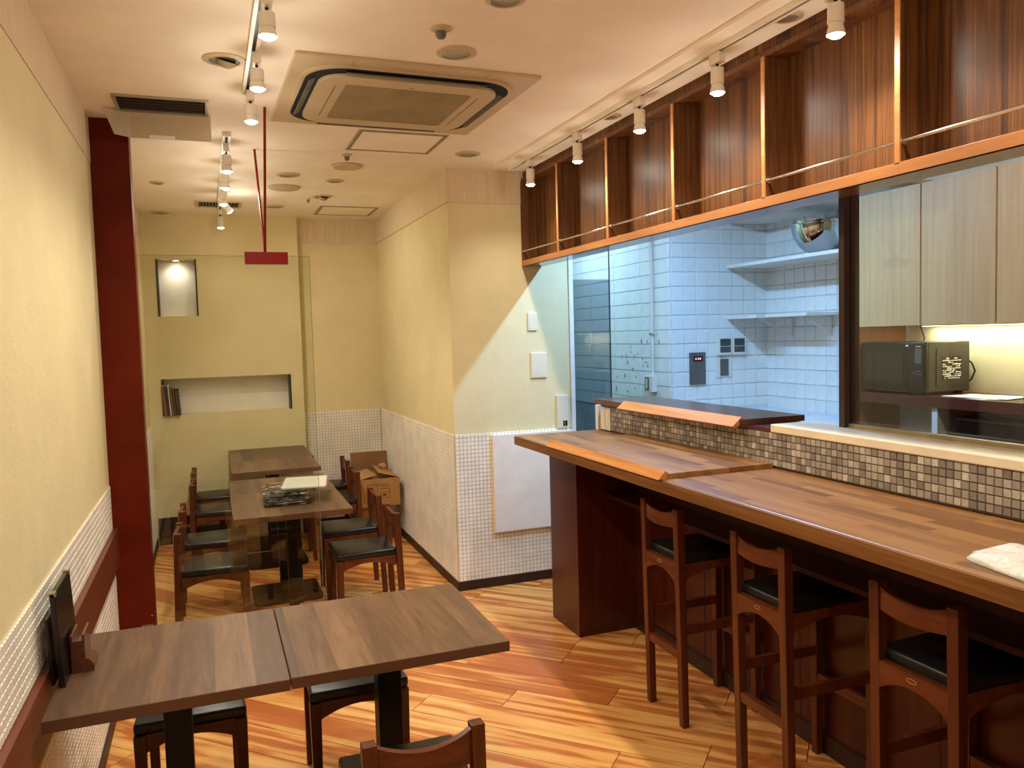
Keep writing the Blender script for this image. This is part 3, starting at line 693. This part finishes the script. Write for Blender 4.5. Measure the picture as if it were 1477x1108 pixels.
# ---------------------------------------------------------------- ceiling fittings
def round_light(x, y, r, label, kind='down', name='downlight', tilt=0):
    o = thing(name, label, 'ceiling light' if name == 'downlight' else 'ceiling fitting', (x, y, HC))
    if kind == 'down':
        obj('ring', lathe(bmesh.new(), [(r*.72, 0), (r, 0), (r, -.004), (r*.74, -.009), (r*.72, 0)], 32), 'ac_plastic', o, smooth=True)
        obj('reflector', lathe(bmesh.new(), [(r*.74, -.006), (r*.55, -.002), (0, -.001)], 32), 'alu', o, smooth=True)
    elif kind == 'eye':
        obj('ring', lathe(bmesh.new(), [(r*.72, 0), (r, 0), (r, -.004), (r*.74, -.009), (r*.72, 0)], 32), 'ac_plastic', o, smooth=True)
        obj('well', lathe(bmesh.new(), [(r*.74, -.005), (0, -.0035)], 32), 'grey_plastic', o)
        e_ = obj('eyeball', lathe(bmesh.new(), [(0, -.03), (r*.25, -.027), (r*.45, -.016), (r*.5, -.004)], 24), 'ac_grille', o, smooth=True); e_.rotation_euler = (R(22), R(14), 0); e_.location = (r*.1, 0, 0)
    elif kind == 'disc':
        obj('cover', lathe(bmesh.new(), [(r, 0), (r, -.006), (r*.92, -.013), (0, -.016)], 32), 'ac_plastic', o, smooth=True)
        obj('rim', lathe(bmesh.new(), [(r*1.0, 0), (r*1.03, 0), (r*1.03, -.003), (r, -.003)], 32), 'alu', o)
    elif kind == 'sprk':
        obj('plate', lathe(bmesh.new(), [(r, 0), (r, -.004), (r*.6, -.012), (r*.5, -.012)], 24), 'ac_plastic', o, smooth=True)
        obj('head', lathe(bmesh.new(), [(r*.5, -.008), (r*.5, -.024), (r*.35, -.032), (0, -.034)], 16), 'grey_plastic', o, smooth=True)
    return o
round_light(.101, 3.023, .072, 'tilted eyeball downlight beside the near lamp track', 'eye')
round_light(.86, 2.729, .07, 'round downlight between the air conditioner and the frame top')
round_light(.869, 2.262, .06, 'downlight cut by the top edge of the picture')
round_light(1.371, 4.204, .07, 'round downlight near the corner wall and the right lamp track')
round_light(.793, 4.654, .085, 'flat round ceiling cover just behind the small sprinkler', 'disc', 'ceiling_cover')
round_light(.495, 4.981, .07, 'round downlight right of the red rods, above the wider disc')
round_light(.507, 5.385, .098, 'wide flat ceiling disc right of the red rods', 'disc', 'ceiling_cover')
round_light(.789, 5.099, .055, 'small bright rimmed downlight between the disc covers')
round_light(.785, 5.671, .07, 'eyeball downlight in front of the rear hatch', 'eye')
round_light(.503, 6.161, .07, 'rear downlight partly behind the red rod')
round_light(-.242, 5.39, .045, 'small downlight at the left over the glass screen')
round_light(-.291, 6.589, .066, 'downlight in the rear left ceiling corner')
round_light(.748, 2.533, .035, 'sprinkler head in front of the air conditioner', 'sprk', 'sprinkler')
round_light(.745, 4.374, .028, 'sprinkler head just behind the front ceiling hatch', 'sprk', 'sprinkler')
round_light(.70, 5.76, .02, 'tiny sprinkler head beside the rear eyeball downlight', 'sprk', 'sprinkler')
def low(o, dz): o.location.z -= dz
low(round_light(1.753, 2.095, .05, 'small downlight between lamp track and wood shelf, nearer the viewer'), .014)
low(round_light(1.751, 3.275, .05, 'small downlight between lamp track and wood shelf, further away'), .014)
def hatch(x0, x1, y0, y1, label):
    o = thing('ceiling_hatch', label, 'hatch', ((x0+x1)/2, (y0+y1)/2, HC), 0, 'aluminium framed ceiling hatches'); a, b = (x1-x0)/2, (y1-y0)/2; f_ = .022
    for p in ((-a, a, -b, -b+f_), (-a, a, b-f_, b), (-a, -a+f_, -b+f_, b-f_), (a-f_, a, -b+f_, b-f_)): obj('frame_bar', B(*p, -.004, 0), 'alu', o)
    bm_ = bmesh.new()
    f2 = f_*.5
    for p in ((-a+f2, a-f2, -b+f2, -b+f2+.003), (-a+f2, a-f2, b-f2-.003, b-f2), (-a+f2, -a+f2+.003, -b+f2, b-f2), (a-f2-.003, a-f2, -b+f2, b-f2)): box(bm_, *p, -.0046, -.004)
    obj('frame_groove', bm_, 'dark_void', o)
    obj('panel', B(-a+f_, a-f_, -b+f_, b-f_, -.0025, 0), 'ceiling_paper', o)
hatch(.718, 1.161, 3.842, 4.255, 'square ceiling hatch right behind the air conditioner')
hatch(.827, 1.262, 6.07, 6.49, 'square ceiling hatch at the rear over the recessed wall')
# air vent with slats
o = thing('air_vent', 'dark slatted air vent in the rear ceiling behind the lamp track', 'vent', (.12, 6.13, HC))
a, b = .155, .13
for p in ((-a, a, -b, -b+.02), (-a, a, b-.02, b), (-a, -a+.02, -b+.02, b-.02), (a-.02, a, -b+.02, b-.02)): obj('frame_bar', B(*p, -.008, 0), 'ac_plastic', o)
obj('well', B(-a+.02, a-.02, -b+.02, b-.02, -.001, 0), 'dark_void', o)  # flat dark sheet painting the shade behind the slats
for k in range(13): obj('slat', B(-.126+k*.021-.002, -.126+k*.021+.002, -b+.02, b-.02, -.0075, -.001), 'ac_grille', o)
# air conditioner cassette
ac = thing('air_conditioner', 'large square ceiling cassette air conditioner with dark curved air slots', 'air conditioner', (.777, 3.32, HC), R(1.2))
W = .462
obj('frame', prism(bmesh.new(), rrect(W*2, .9, .006, 2), 'z', -.012, 0), 'ac_plastic', ac, bevel=.003)
obj('raised_ring', prism(bmesh.new(), rrect(.83, .78, .16, 8), 'z', -.02, -.012), 'ac_plastic', ac)
def ringslot(w1, d1, r1, w0, d0, r0, z0, z1, mat, nm):
    bm_ = bmesh.new(); A = rrect(w1, d1, r1, 8); C = rrect(w0, d0, r0, 8); n_ = len(A)
    va = [bm_.verts.new((x, y, z0)) for x, y in A]; vc = [bm_.verts.new((x, y, z1)) for x, y in C]
    for i in range(n_): bm_.faces.new((va[i], va[(i+1) % n_], vc[(i+1) % n_], vc[i]))
    return obj(nm, bm_, mat, ac)
ringslot(.80, .75, .15, .70, .65, .11, -.0205, -.0205, 'dark_void', 'air_slot')  # flat dark band painting the shade in the slot
obj('centre_panel', prism(bmesh.new(), rrect(.70, .65, .10, 8), 'z', -.034, -.0205), 'ac_plastic', ac, bevel=.003)
obj('grille', prism(bmesh.new(), rrect(.5, .47, .012, 3), 'z', -.0355, -.034), 'ac_grille', ac)
bm = bmesh.new()
for k in range(4): box(bm, -.17+k*.113-.0015, -.17+k*.113+.0015, -.23, .23, -.0362, -.0355)
obj('grille_ribs', bm, 'ac_rib', ac)
for s_ in (-1, 1):
    f_ = obj('flap', B(-.27, .27, -.014, .014, -.003, .0), 'grey_plastic', ac); f_.location = (0, s_*.35, -.023); f_.rotation_euler = (s_*R(-28), 0, 0)
    f_ = obj('flap', B(-.014, .014, -.24, .24, -.003, .0), 'grey_plastic', ac); f_.location = (s_*.374, 0, -.023); f_.rotation_euler = (0, s_*R(28), 0)
    obj('panel_line', B(s_*.285-.0012, s_*.285+.0012, -.21, .21, -.0345, -.034), 'dark_void', ac)
    for q in (-1, 1): obj('corner_line', B(s_*.255-.001, s_*.255+.001, q*.42-.03, q*.42+.03, -.0126, -.012), 'ac_grille', ac)
obj('lamp_mark', B(-.004, .004, -.262, -.255, -.0346, -.034), 'dark_void', ac)
# open ceiling duct with wind deflector
o = thing('ceiling_duct', 'open rectangular ceiling duct with dark inside near the red pillar', 'vent', (-.13, 3.655, HC))
for p in ((-.18, .18, -.118, -.106), (-.18, .18, .1, .112), (-.18, -.166, -.106, .1), (.166, .18, -.106, .1)): obj('frame_bar', B(*p, -.009, 0), 'alu', o)
obj('opening', B(-.166, .166, -.106, .1, -.001, 0), 'dark_void', o)  # flat dark sheet painting the shade inside the duct
for y in (-.06, -.02, .02, .06): obj('louvre', B(-.16, .16, y-.002, y+.006, -.006, -.001), 'dark_base', o)
dfl = thing('wind_deflector', 'cream deflector board hanging below the open ceiling duct', 'deflector', (-.1, 3.79, 2.43))
obj('board', B(-.16, .158, -.006, .002, 0, .11), 'ac_plastic', dfl)
bm = bmesh.new(); hexa(bm, [(-.222, -.05, 0), (-.16, -.006, 0), (-.16, .002, 0), (-.222, -.044, 0)], [(-.262, -.055, .108), (-.16, -.006, .11), (-.16, .002, .11), (-.262, -.049, .108)]); obj('wing', bm, 'ac_plastic', dfl)
obj('tape', B(-.09, .01, -.008, -.006, -.004, .014), 'paper', dfl)

# ---------------------------------------------------------------- lamp tracks and spots
def track(name, label, x, y0, y1, z):
    o = thing(name, label, 'lamp track', (x, (y0+y1)/2, z)); h_ = (y1-y0)/2
    bm_ = bmesh.new(); box(bm_, -.018, -.006, -h_, h_, -.016, 0); box(bm_, .006, .018, -h_, h_, -.016, 0); box(bm_, -.006, .006, -h_, h_, -.003, 0)
    obj('rail', bm_, 'lamp_white', o); obj('slot', B(-.006, .006, -h_, h_, -.006, -.003), 'black_base', o)
    for s_ in (-1, 1): obj('end_cap', B(-.019, .019, s_*h_-.008, s_*h_+.008, -.018, 0), 'lamp_white', o)
track('lamp_track', 'white lamp track along the wood shelf over the bar', 1.705, -.9, 4.42, HC-.014)
track('lamp_track', 'white lamp track over the nearest tables', .19, -.6, 3.36, HC)
track('lamp_track', 'white lamp track over the rear tables behind the glass', .13, 4.06, 6.4, HC)
def add_spot(parent, loc, power, aim=(0, 0, 0), cone=148, blend=.9, size=.022):
    ld = bpy.data.lights.new('spot_light', 'SPOT'); ld.energy = power; ld.color = WARM; ld.spot_size = R(cone); ld.spot_blend = blend; ld.shadow_soft_size = size
    lo = bpy.data.objects.new('spot_light', ld); COL.objects.link(lo); lo.parent = parent; lo.location = loc; lo.rotation_euler = aim
def spot(label, x, y, z, power, drop=.15, tilt=(0, 0), group='white track spot lamps', rr=.024, show=True):
    """drop: distance from the track to the lens"""
    o = thing('spot_lamp', label, 'spot lamp', (x, y, z), 0, group)
    obj('adapter', B(-.014, .014, -.03, .03, -.036, 0), 'lamp_white', o, bevel=.002)
    obj('stem', tube(bmesh.new(), [(0, 0, -.034), (0, 0, -.058)], .005, 8), 'black_metal', o)
    L_ = drop-.05
    hd_ = obj('head', lathe(bmesh.new(), [(0, 0), (rr*.9, 0), (rr*.95, -.003), (rr*.97, -L_*.62), (rr*.84, -L_*.64), (rr*.86, -L_*.7), (rr*1.02, -L_*.86), (rr*1.08, -L_), (rr*.98, -L_)], 24), 'lamp_white', o, (0, 0, -.05), smooth=True)
    hd_.rotation_euler = (tilt[0], tilt[1], 0)
    bl_ = obj('bulb', lathe(bmesh.new(), [(0, -L_-.009), (rr*.6, -L_-.0075), (rr*.9, -L_-.002), (rr*.98, -L_+.003)], 24), 'bulb', hd_, smooth=True)
    add_spot(hd_, (0, 0, -L_-.026), power*.62)
    pd = bpy.data.lights.new('bulb_glow', 'POINT'); pd.energy = power*.034; pd.color = WARM; pd.shadow_soft_size = .02
    po = bpy.data.objects.new('bulb_glow', pd); COL.objects.link(po); po.parent = hd_; po.location = (0, 0, -L_-.04)
    return o
SG = 'white track spot lamps'
zr = HC-.03
for k, (y, lb) in enumerate(((4.107, 'white spot lamp over the bar, first from the corner wall'), (3.51, 'white spot lamp over the bar, second from the corner wall'), (2.92, 'white spot lamp over the bar, third from the corner wall'), (2.385, 'white spot lamp over the bar, fourth from the corner wall'), (1.825, 'white spot lamp over the bar, nearest in the picture'), (1.25, 'white spot lamp over the bar outside the picture to the right'), (.68, 'white spot lamp over the bar beside the viewer'))):
    spot(lb, 1.71, y*1.008, zr, P_RIGHT*(.7 if k == 0 else 1), .135)
zl = HC-.016
for y, lb in ((2.397, 'white spot lamp at the top of the picture over the nearest table'), (2.895, 'white spot lamp second on the near track, beside the eyeball downlight'), (3.327, 'white spot lamp at the far end of the near track beside the red rod'), (1.85, 'white spot lamp above the viewer on the near track'), (1.1, 'white spot lamp beside the viewer on the near track'), (.3, 'added unseen white spot lamp behind the viewer on the near track')):  # the last one is an added lamp out of view, brightening the front
    spot(lb, .2, y, zl, P_LEFT, .115)
for y, lb in ((4.24, 'white spot lamp first on the rear track behind the glass'), (4.7, 'white spot lamp second on the rear track'), (5.25, 'white spot lamp third on the rear track before the vent'), (6.3, 'white spot lamp last on the rear track at the end wall')):
    spot(lb, .13, y, zl, P_REAR if y < 5 else (P_REAR*.75 if y < 6 else 2), .13)
spot('white spot lamp tilted aside on the rear track beside the vent', .13, 5.62, zl, P_REAR, .13, (R(8), R(-38)))
# niche lamp
o = thing('niche_lamp', 'small round lamp in the top of the tall wall niche', 'lamp', (-.2, 6.735, n1[3]))
obj('ring', lathe(bmesh.new(), [(.024, 0), (.034, 0), (.032, -.006), (.024, -.007)], 20), 'white_plastic', o, smooth=True); obj('lens', lathe(bmesh.new(), [(0, -.004), (.024, -.004)], 20), 'niche_bulb', o)
add_spot(o, (0, 0, -.012), 1.1, cone=150)

# ---------------------------------------------------------------- kitchen
def tube_lamp(label, x, y, ln, power, axis='y', zz=HC, col=COOL):
    o = thing('tube_lamp', label, 'lamp', (x, y, zz))
    obj('body', B(-.035, .035, -ln/2, ln/2, -.03, 0), 'white_paint', o); obj('tube', tube(bmesh.new(), [(0, -ln/2+.03, -.045), (0, ln/2-.03, -.045)], .014), 'tube', o, smooth=True)
    ld = bpy.data.lights.new('tube_light', 'AREA'); ld.shape = 'RECTANGLE'; ld.size = .04; ld.size_y = ln-.06; ld.energy = power; ld.color = col
    lo = bpy.data.objects.new('tube_light', ld); COL.objects.link(lo); lo.parent = o; lo.location = (0, 0, -.064)
tube_lamp('white tube lamp on the kitchen ceiling above the serving ledge', 2.36, 3.7, 1.1, P_TUBE)
kd = thing('added_kitchen_light', 'added unseen downlight on the kitchen ceiling brightening the ivory cupboards', 'ceiling light', (2.42, 2.0, HC))  # added lamp out of view, put in to brighten the cupboards
obj('ring', lathe(bmesh.new(), [(.05, 0), (.07, 0), (.068, -.008), (.05, -.009)], 28), 'white_plastic', kd, smooth=True)
obj('lens', lathe(bmesh.new(), [(0, -.006), (.05, -.004)], 28), 'bulb', kd)
add_spot(kd, (0, 0, -.02), 16, (0, R(-42), R(28)), 100, .6, .05)
tube_lamp('white tube lamp on the ceiling of the kitchen passage', 2.5, 5.75, .8, P_PASS)
wt = thing('kitchen_worktop', 'pale kitchen worktop along the tiled walls', 'worktop', (3.4, 4.1, 0))
obj('top', B(-.05, .37, -.6, .642, .94, .975), 'worktop_white', wt); obj('top_far', B(-.41, -.05, .15, .642, .94, .975), 'worktop_white', wt)
obj('cabinet', B(.02, .37, -.58, .642, 0, .94), 'pale_panel', wt)
obj('splash_edge', B(-.41, .37, .632, .642, .975, 1.0), 'worktop_white', wt)
def wshelf(label, x0, x1, y0, y1, z0, z1, brackets=()):
    o = thing('wall_shelf', label, 'shelf', (KF-.006, (y0+y1)/2, z0)); h_ = (y1-y0)/2
    obj('board', B(x0-KF+.006, 0, -h_, h_, 0, z1-z0), 'white_paint', o)
    for y in brackets:
        bm_ = bmesh.new(); yy = y-(y0+y1)/2; box(bm_, -.01, 0, yy-.008, yy+.008, -.13, 0); box(bm_, x0-KF+.05, -.01, yy-.006, yy+.006, -.012, 0); prism(bm_, [(-.01, -.12), (-.002, -.12), (x0-KF+.07, -.004), (x0-KF+.06, -.01)], 'y', yy-.004, yy+.004)
        obj('bracket', bm_, 'white_plastic', o)
wshelf('white corner shelf carrying the steel bowls', 3.43, 0, 3.55, KY-.007, 1.972, 1.994)
wshelf('white corner shelf under the bowl shelf, with two brackets', 3.43, 0, 4.42, KY-.007, 1.617, 1.637, (4.47,))
wshelf('white shelf end section joined to the lower corner shelf', 3.5, 0, 4.02, 4.418, 1.619, 1.639, (4.1,))
wshelf('highest white corner shelf just under the wood display shelf', 3.43, 0, 3.2, KY-.007, 2.285, 2.305)
def bowl(label, x, y, z, r, h, rot=(0, 0)):
    bm_ = bmesh.new(); pr = []
    for k in range(11):
        a_ = k/10*PI/2; pr.append((r*math.sin(a_) if k else 0, h*(1-math.cos(a_))))
    pr += [(r+.012, h), (r+.012, h+.004), (r-.003, h+.004)]
    for k in range(10, -1, -1):
        a_ = k/10*PI/2; pr.append((max(0, (r-.003)*math.sin(a_)) if k else 0, h*(1-math.cos(a_))+.004))
    lathe(bm_, pr, 40); o_ = obj('steel_bowl', bm_, 'steel', None, (x, y, z), smooth=True); o_.rotation_euler = (rot[0], rot[1], 0)
    return tag(o_, label, 'bowl', 'nested steel bowls on the shelf')
bowl('large shiny steel mixing bowl sitting on the corner shelf', 3.6, 4.02, 1.995, .165, .185)
bowl('second steel bowl nested in the large one, its rim above it', 3.6, 4.015, 2.036, .15, .16)
# conduit and switch on the passage wall
o = thing('conduit_switch', 'white vertical conduit with a switch box on the passage wall', 'conduit', (KX-.012, 4.965, 1.12))
obj('pipe', tube(bmesh.new(), [(-.012, 0, .11), (-.012, 0, 1.42)], .011), 'white_plastic', o, smooth=True)
obj('clip', B(-.026, 0, -.02, .02, .4, .415), 'chrome', o)
bxs = obj('switch_box', B(-.045, 0, -.04, .06, -.005, .11), 'white_plastic', o, bevel=.003); obj('rocker', B(-.049, -.044, .0, .05, .01, .1), 'grey_plastic', bxs); obj('mark', B(-.0505, -.049, .015, .035, .02, .09), 'white_plastic', bxs)
st = thing('wall_stains', 'worn patches of peeled paint on the blue-lit passage wall', 'stain', (KX-.0125, 5.1, 1.2)); rs = random.Random(4)
bm = bmesh.new()
for k in range(24):
    y_, z_ = rs.gauss(.12, .16), rs.gauss(.1, .13); w_, h_ = rs.uniform(.004, .014), rs.uniform(.006, .028)
    if abs(y_) < .5: prism(bm, [(y_-w_, z_), (y_-w_*.3, z_-h_*.6), (y_+w_, z_-h_*.2), (y_+w_*.5, z_+h_*.7), (y_-w_*.6, z_+h_)], 'x', -.0012, 0)
so = obj('stain', bm, 'dirt', st); so['kind'] = 'stuff'
# control panels on the far tiled wall
o = thing('heater_remote', 'grey water heater remote panel with dark red display on the tiled wall', 'control panel', (3.178, KY-.006, 1.167))
obj('body', B(-.063, .063, -.014, 0, 0, .224), 'grey_plastic', o, bevel=.002); ds = obj('display', B(-.04, .04, -.0155, -.0135, .16, .2), 'led_red', o)
for x in (-.018, .002, .018): obj('digit', B(x-.005, x+.005, -.0162, -.0155, .174, .186), 'red_digits', ds)
for k in range(2):
    x = (3.395, 3.513)[k]
    o = thing('wall_meter', ('dark faced meter on the tiled wall, the left one of the pair', 'dark faced meter on the tiled wall, the right one under the shelf end')[k], 'meter', (x, KY-.006, 1.368), 0, 'pair of meters on the tiled wall')
    obj('case', B(-.056, .056, -.03, 0, 0, .124), 'white_plastic', o, bevel=.003); fc = obj('face', B(-.043, .043, -.032, -.03, .016, .112), 'meter_dark', o)
    obj('divider', B(-.043, .043, -.0326, -.032, .058, .061), 'white_plastic', fc)
    for q in (-.02, .015): obj('dial', lathe(bmesh.new(), [(0, 0), (.013, 0), (.011, .003), (0, .003)], 12), 'display_grey', fc).matrix_local = Matrix.Translation((q, -.032, .038)) @ Matrix.Rotation(R(90), 4, 'X')
o = thing('wall_switch', 'white switch with a grey rocker under the pair of meters', 'switch', (3.39, KY-.006, 1.212)); obj('plate', B(-.062, .062, -.012, 0, 0, .135), 'white_plastic', o, bevel=.002); obj('rocker', B(-.028, .04, -.016, -.011, .008, .127), 'grey_plastic', o)
# cupboards, shelf and microwave behind the pane
KW = 3.64
struct(obj('wall_kitchen_near', B(KW, KF, YB, 3.43, 0, HC), 'pale_wall'), 'plain pale kitchen wall behind the microwave', 'wall')
for k, (a, b, lb) in enumerate(((2.985, 3.385, 'ivory wall cupboard beside the purple brown post'), (2.58, 2.981, 'middle ivory wall cupboard above the microwave'), (2.17, 2.576, 'ivory wall cupboard at the right edge of the picture'), (1.76, 2.166, 'ivory wall cupboard beyond the right edge of the picture'))):
    o = thing('wall_cupboard', lb, 'cupboard', (KW, (a+b)/2, 1.545), 0, 'ivory wall cupboards'); h_ = (b-a)/2
    obj('body', B(-.325, 0, -h_, h_, 0, .69), 'ivory_wood', o); obj('door', B(-.343, -.326, -h_+.003, h_-.003, -.004, .69), 'ivory_wood', o)
bx_ = bx('plain_dark_box', 'black_plastic', 3.36, 3.62, 2.1, 2.5, 2.235, 2.33, bevel=.01); tag(bx_, 'plain black box on top of the ivory wall cupboards', 'case')  # plain dark box filling a dark area above the cupboards
o = thing('side_panel', 'brown wooden side panel at the end of the microwave shelf', 'panel', (KW, 3.41, 0)); obj('panel', B(-.34, 0, -.022, .02, 0, 1.54), 'side_wood', o); obj('front_edge', B(-.344, -.34, -.022, .02, 0, 1.54), 'ledge_wood', o)
ks = thing('kitchen_shelf', 'red brown shelf counter carrying the microwave', 'shelf', (KW, 2.5, 0))
obj('board', B(-.36, 0, -1.2, .886, 1.14, 1.192), 'red_brown_shelf', ks)
obj('divider', B(-.34, 0, .38, .412, .6, 1.14), 'pale_panel', ks); obj('front_edge', B(-.345, -.34, .38, .412, .6, 1.14), 'worktop_white', ks)
obj('base', B(-.34, 0, -1.2, .886, 0, .6), 'pale_panel', ks)
for a, b in ((.412, .64), (.643, .886)): obj('back_board', B(-.05, -.04, a, b, .6, 1.14), 'pale_panel', ks)
o = thing('black_appliance', 'black appliance under the red brown shelf right of the white divider', 'appliance', (3.45, 2.55, .6))
obj('body', B(-.12, .12, -.36, .28, 0, .5), 'black_plastic', o, bevel=.015); obj('lid', B(-.14, .0, -.3, .22, .36, .375), 'micro_case', o, bevel=.003); obj('shelf_mat', B(-.14, -.12, -.36, .29, .0, .42), 'black_base', o)
mw = thing('microwave', 'black and grey microwave oven on the red brown kitchen shelf', 'microwave', (3.45, 3.16, 1.192))
for sx in (-.11, .11):
    for sy in (-.17, .17): obj('foot', B(sx-.015, sx+.015, sy-.015, sy+.015, 0, .012), 'black_plastic', mw)
cs = obj('case', B(-.13, .15, -.205, .205, .012, .264), 'micro_case', mw, bevel=.006)
obj('side_panel', prism(bmesh.new(), [(x+.02, z+.138) for x, z in rrect(.2, .19, .015, 3)], 'y', -.209, -.203), 'micro_case', cs)
lb_ = obj('rating_label', B(-.045, .085, -.2105, -.209, .075, .19), 'black_base', cs); rl_ = random.Random(8); bm = bmesh.new()
for q in range(11):
    z_ = .079+q*.0098; x_ = -.042
    while x_ < .078:
        ww = rl_.uniform(.006, .022)
        if rl_.random() < .72: box(bm, x_, min(.082, x_+ww), -.2112, -.2105, z_, z_+rl_.uniform(.003, .0075))
        x_ += ww+.003
obj('label_print', bm, 'paper', lb_)
obj('front', B(-.15, -.13, -.207, .207, .008, .266), 'black_plastic', mw, bevel=.005)
dr = obj('door_window', B(-.1515, -.15, -.07, .165, .06, .21), 'micro_window', mw)
pn = obj('control_strip', B(-.152, -.15, -.195, -.105, .03, .25), 'black_base', mw)
obj('display', B(-.1532, -.152, -.185, -.145, .16, .232), 'display_grey', pn); obj('badge', B(-.1532, -.152, -.178, -.15, .242, .245), 'paper', pn); obj('sticker', B(-.152, -.15, -.102, -.088, .243, .251), 'paper', mw)
for q in range(3): obj('button', B(-.1532, -.152, -.182+q*.02, -.17+q*.02, .1+.004*q, .106+.004*q), 'grey_plastic', pn)
obj('button_bar', B(-.1532, -.152, -.18, -.14, .118, .122), 'grey_plastic', pn)
obj('power_cord', tube(bmesh.new(), [(.15, -.19, .17), (.17, -.2, .15), (.18, -.21, .11), (.17, -.2, .07), (.15, -.19, .05)], .004, 8), 'black_plastic', mw, smooth=True)
o = obj('hanging_cord', tube(bmesh.new(), [(0, 0, 0), (.002, -.005, -.03), (.0, -.02, -.055), (-.003, -.03, -.075), (.0, -.022, -.088)], .0035, 8), 'black_plastic', None, (3.62, 3.275, 1.545), smooth=True); tag(o, 'thin black cord hanging below the cupboards behind the microwave', 'cord')
pp = thing('papers', 'loose white papers lying on the shelf beside the microwave', 'papers', (3.42, 2.75, 1.192))
for k in range(3):
    q = obj('sheet', B(-.1, .1, -.14, .14, k*.002, k*.002+.0015), 'paper', pp); q.rotation_euler = (0, 0, R(-12+k*11)); q.location = (.0, -.02*k, 0)
o = thing('tape_cutter', 'dark maroon tape dispenser on the shelf at the right picture edge', 'dispenser', (3.45, 2.49, 1.192)); obj('base', B(-.03, .03, -.08, .045, 0, .018), 'black_plastic', o)
bm = bmesh.new(); prism(bm, [(-.07, .018), (.03, .018), (.03, .05), (.01, .08), (-.05, .085), (-.07, .06)], 'x', -.02, .02); obj('body', bm, 'red_brown_shelf', o, bevel=.004); obj('knob', tube(bmesh.new(), [(0, .03, .06), (0, .055, .06)], .01), 'black_plastic', o)
# under-cupboard strip lamp
o = thing('strip_lamp', 'warm strip lamp under the ivory cupboards', 'lamp', (KW-.06, 2.5, 1.541)); obj('body', B(-.02, .02, -.72, .72, -.006, .003), 'white_paint', o); obj('diffuser', B(-.016, .016, -.71, .71, -.008, -.006), 'strip_lamp', o)
ld = bpy.data.lights.new('strip_light', 'AREA'); ld.shape = 'RECTANGLE'; ld.size = .03; ld.size_y = 1.4; ld.energy = P_UNDER*1.5; ld.color = (1, .93, .55)
lo = bpy.data.objects.new('strip_light', ld); COL.objects.link(lo); lo.parent = o; lo.location = (0, 0, -.012)
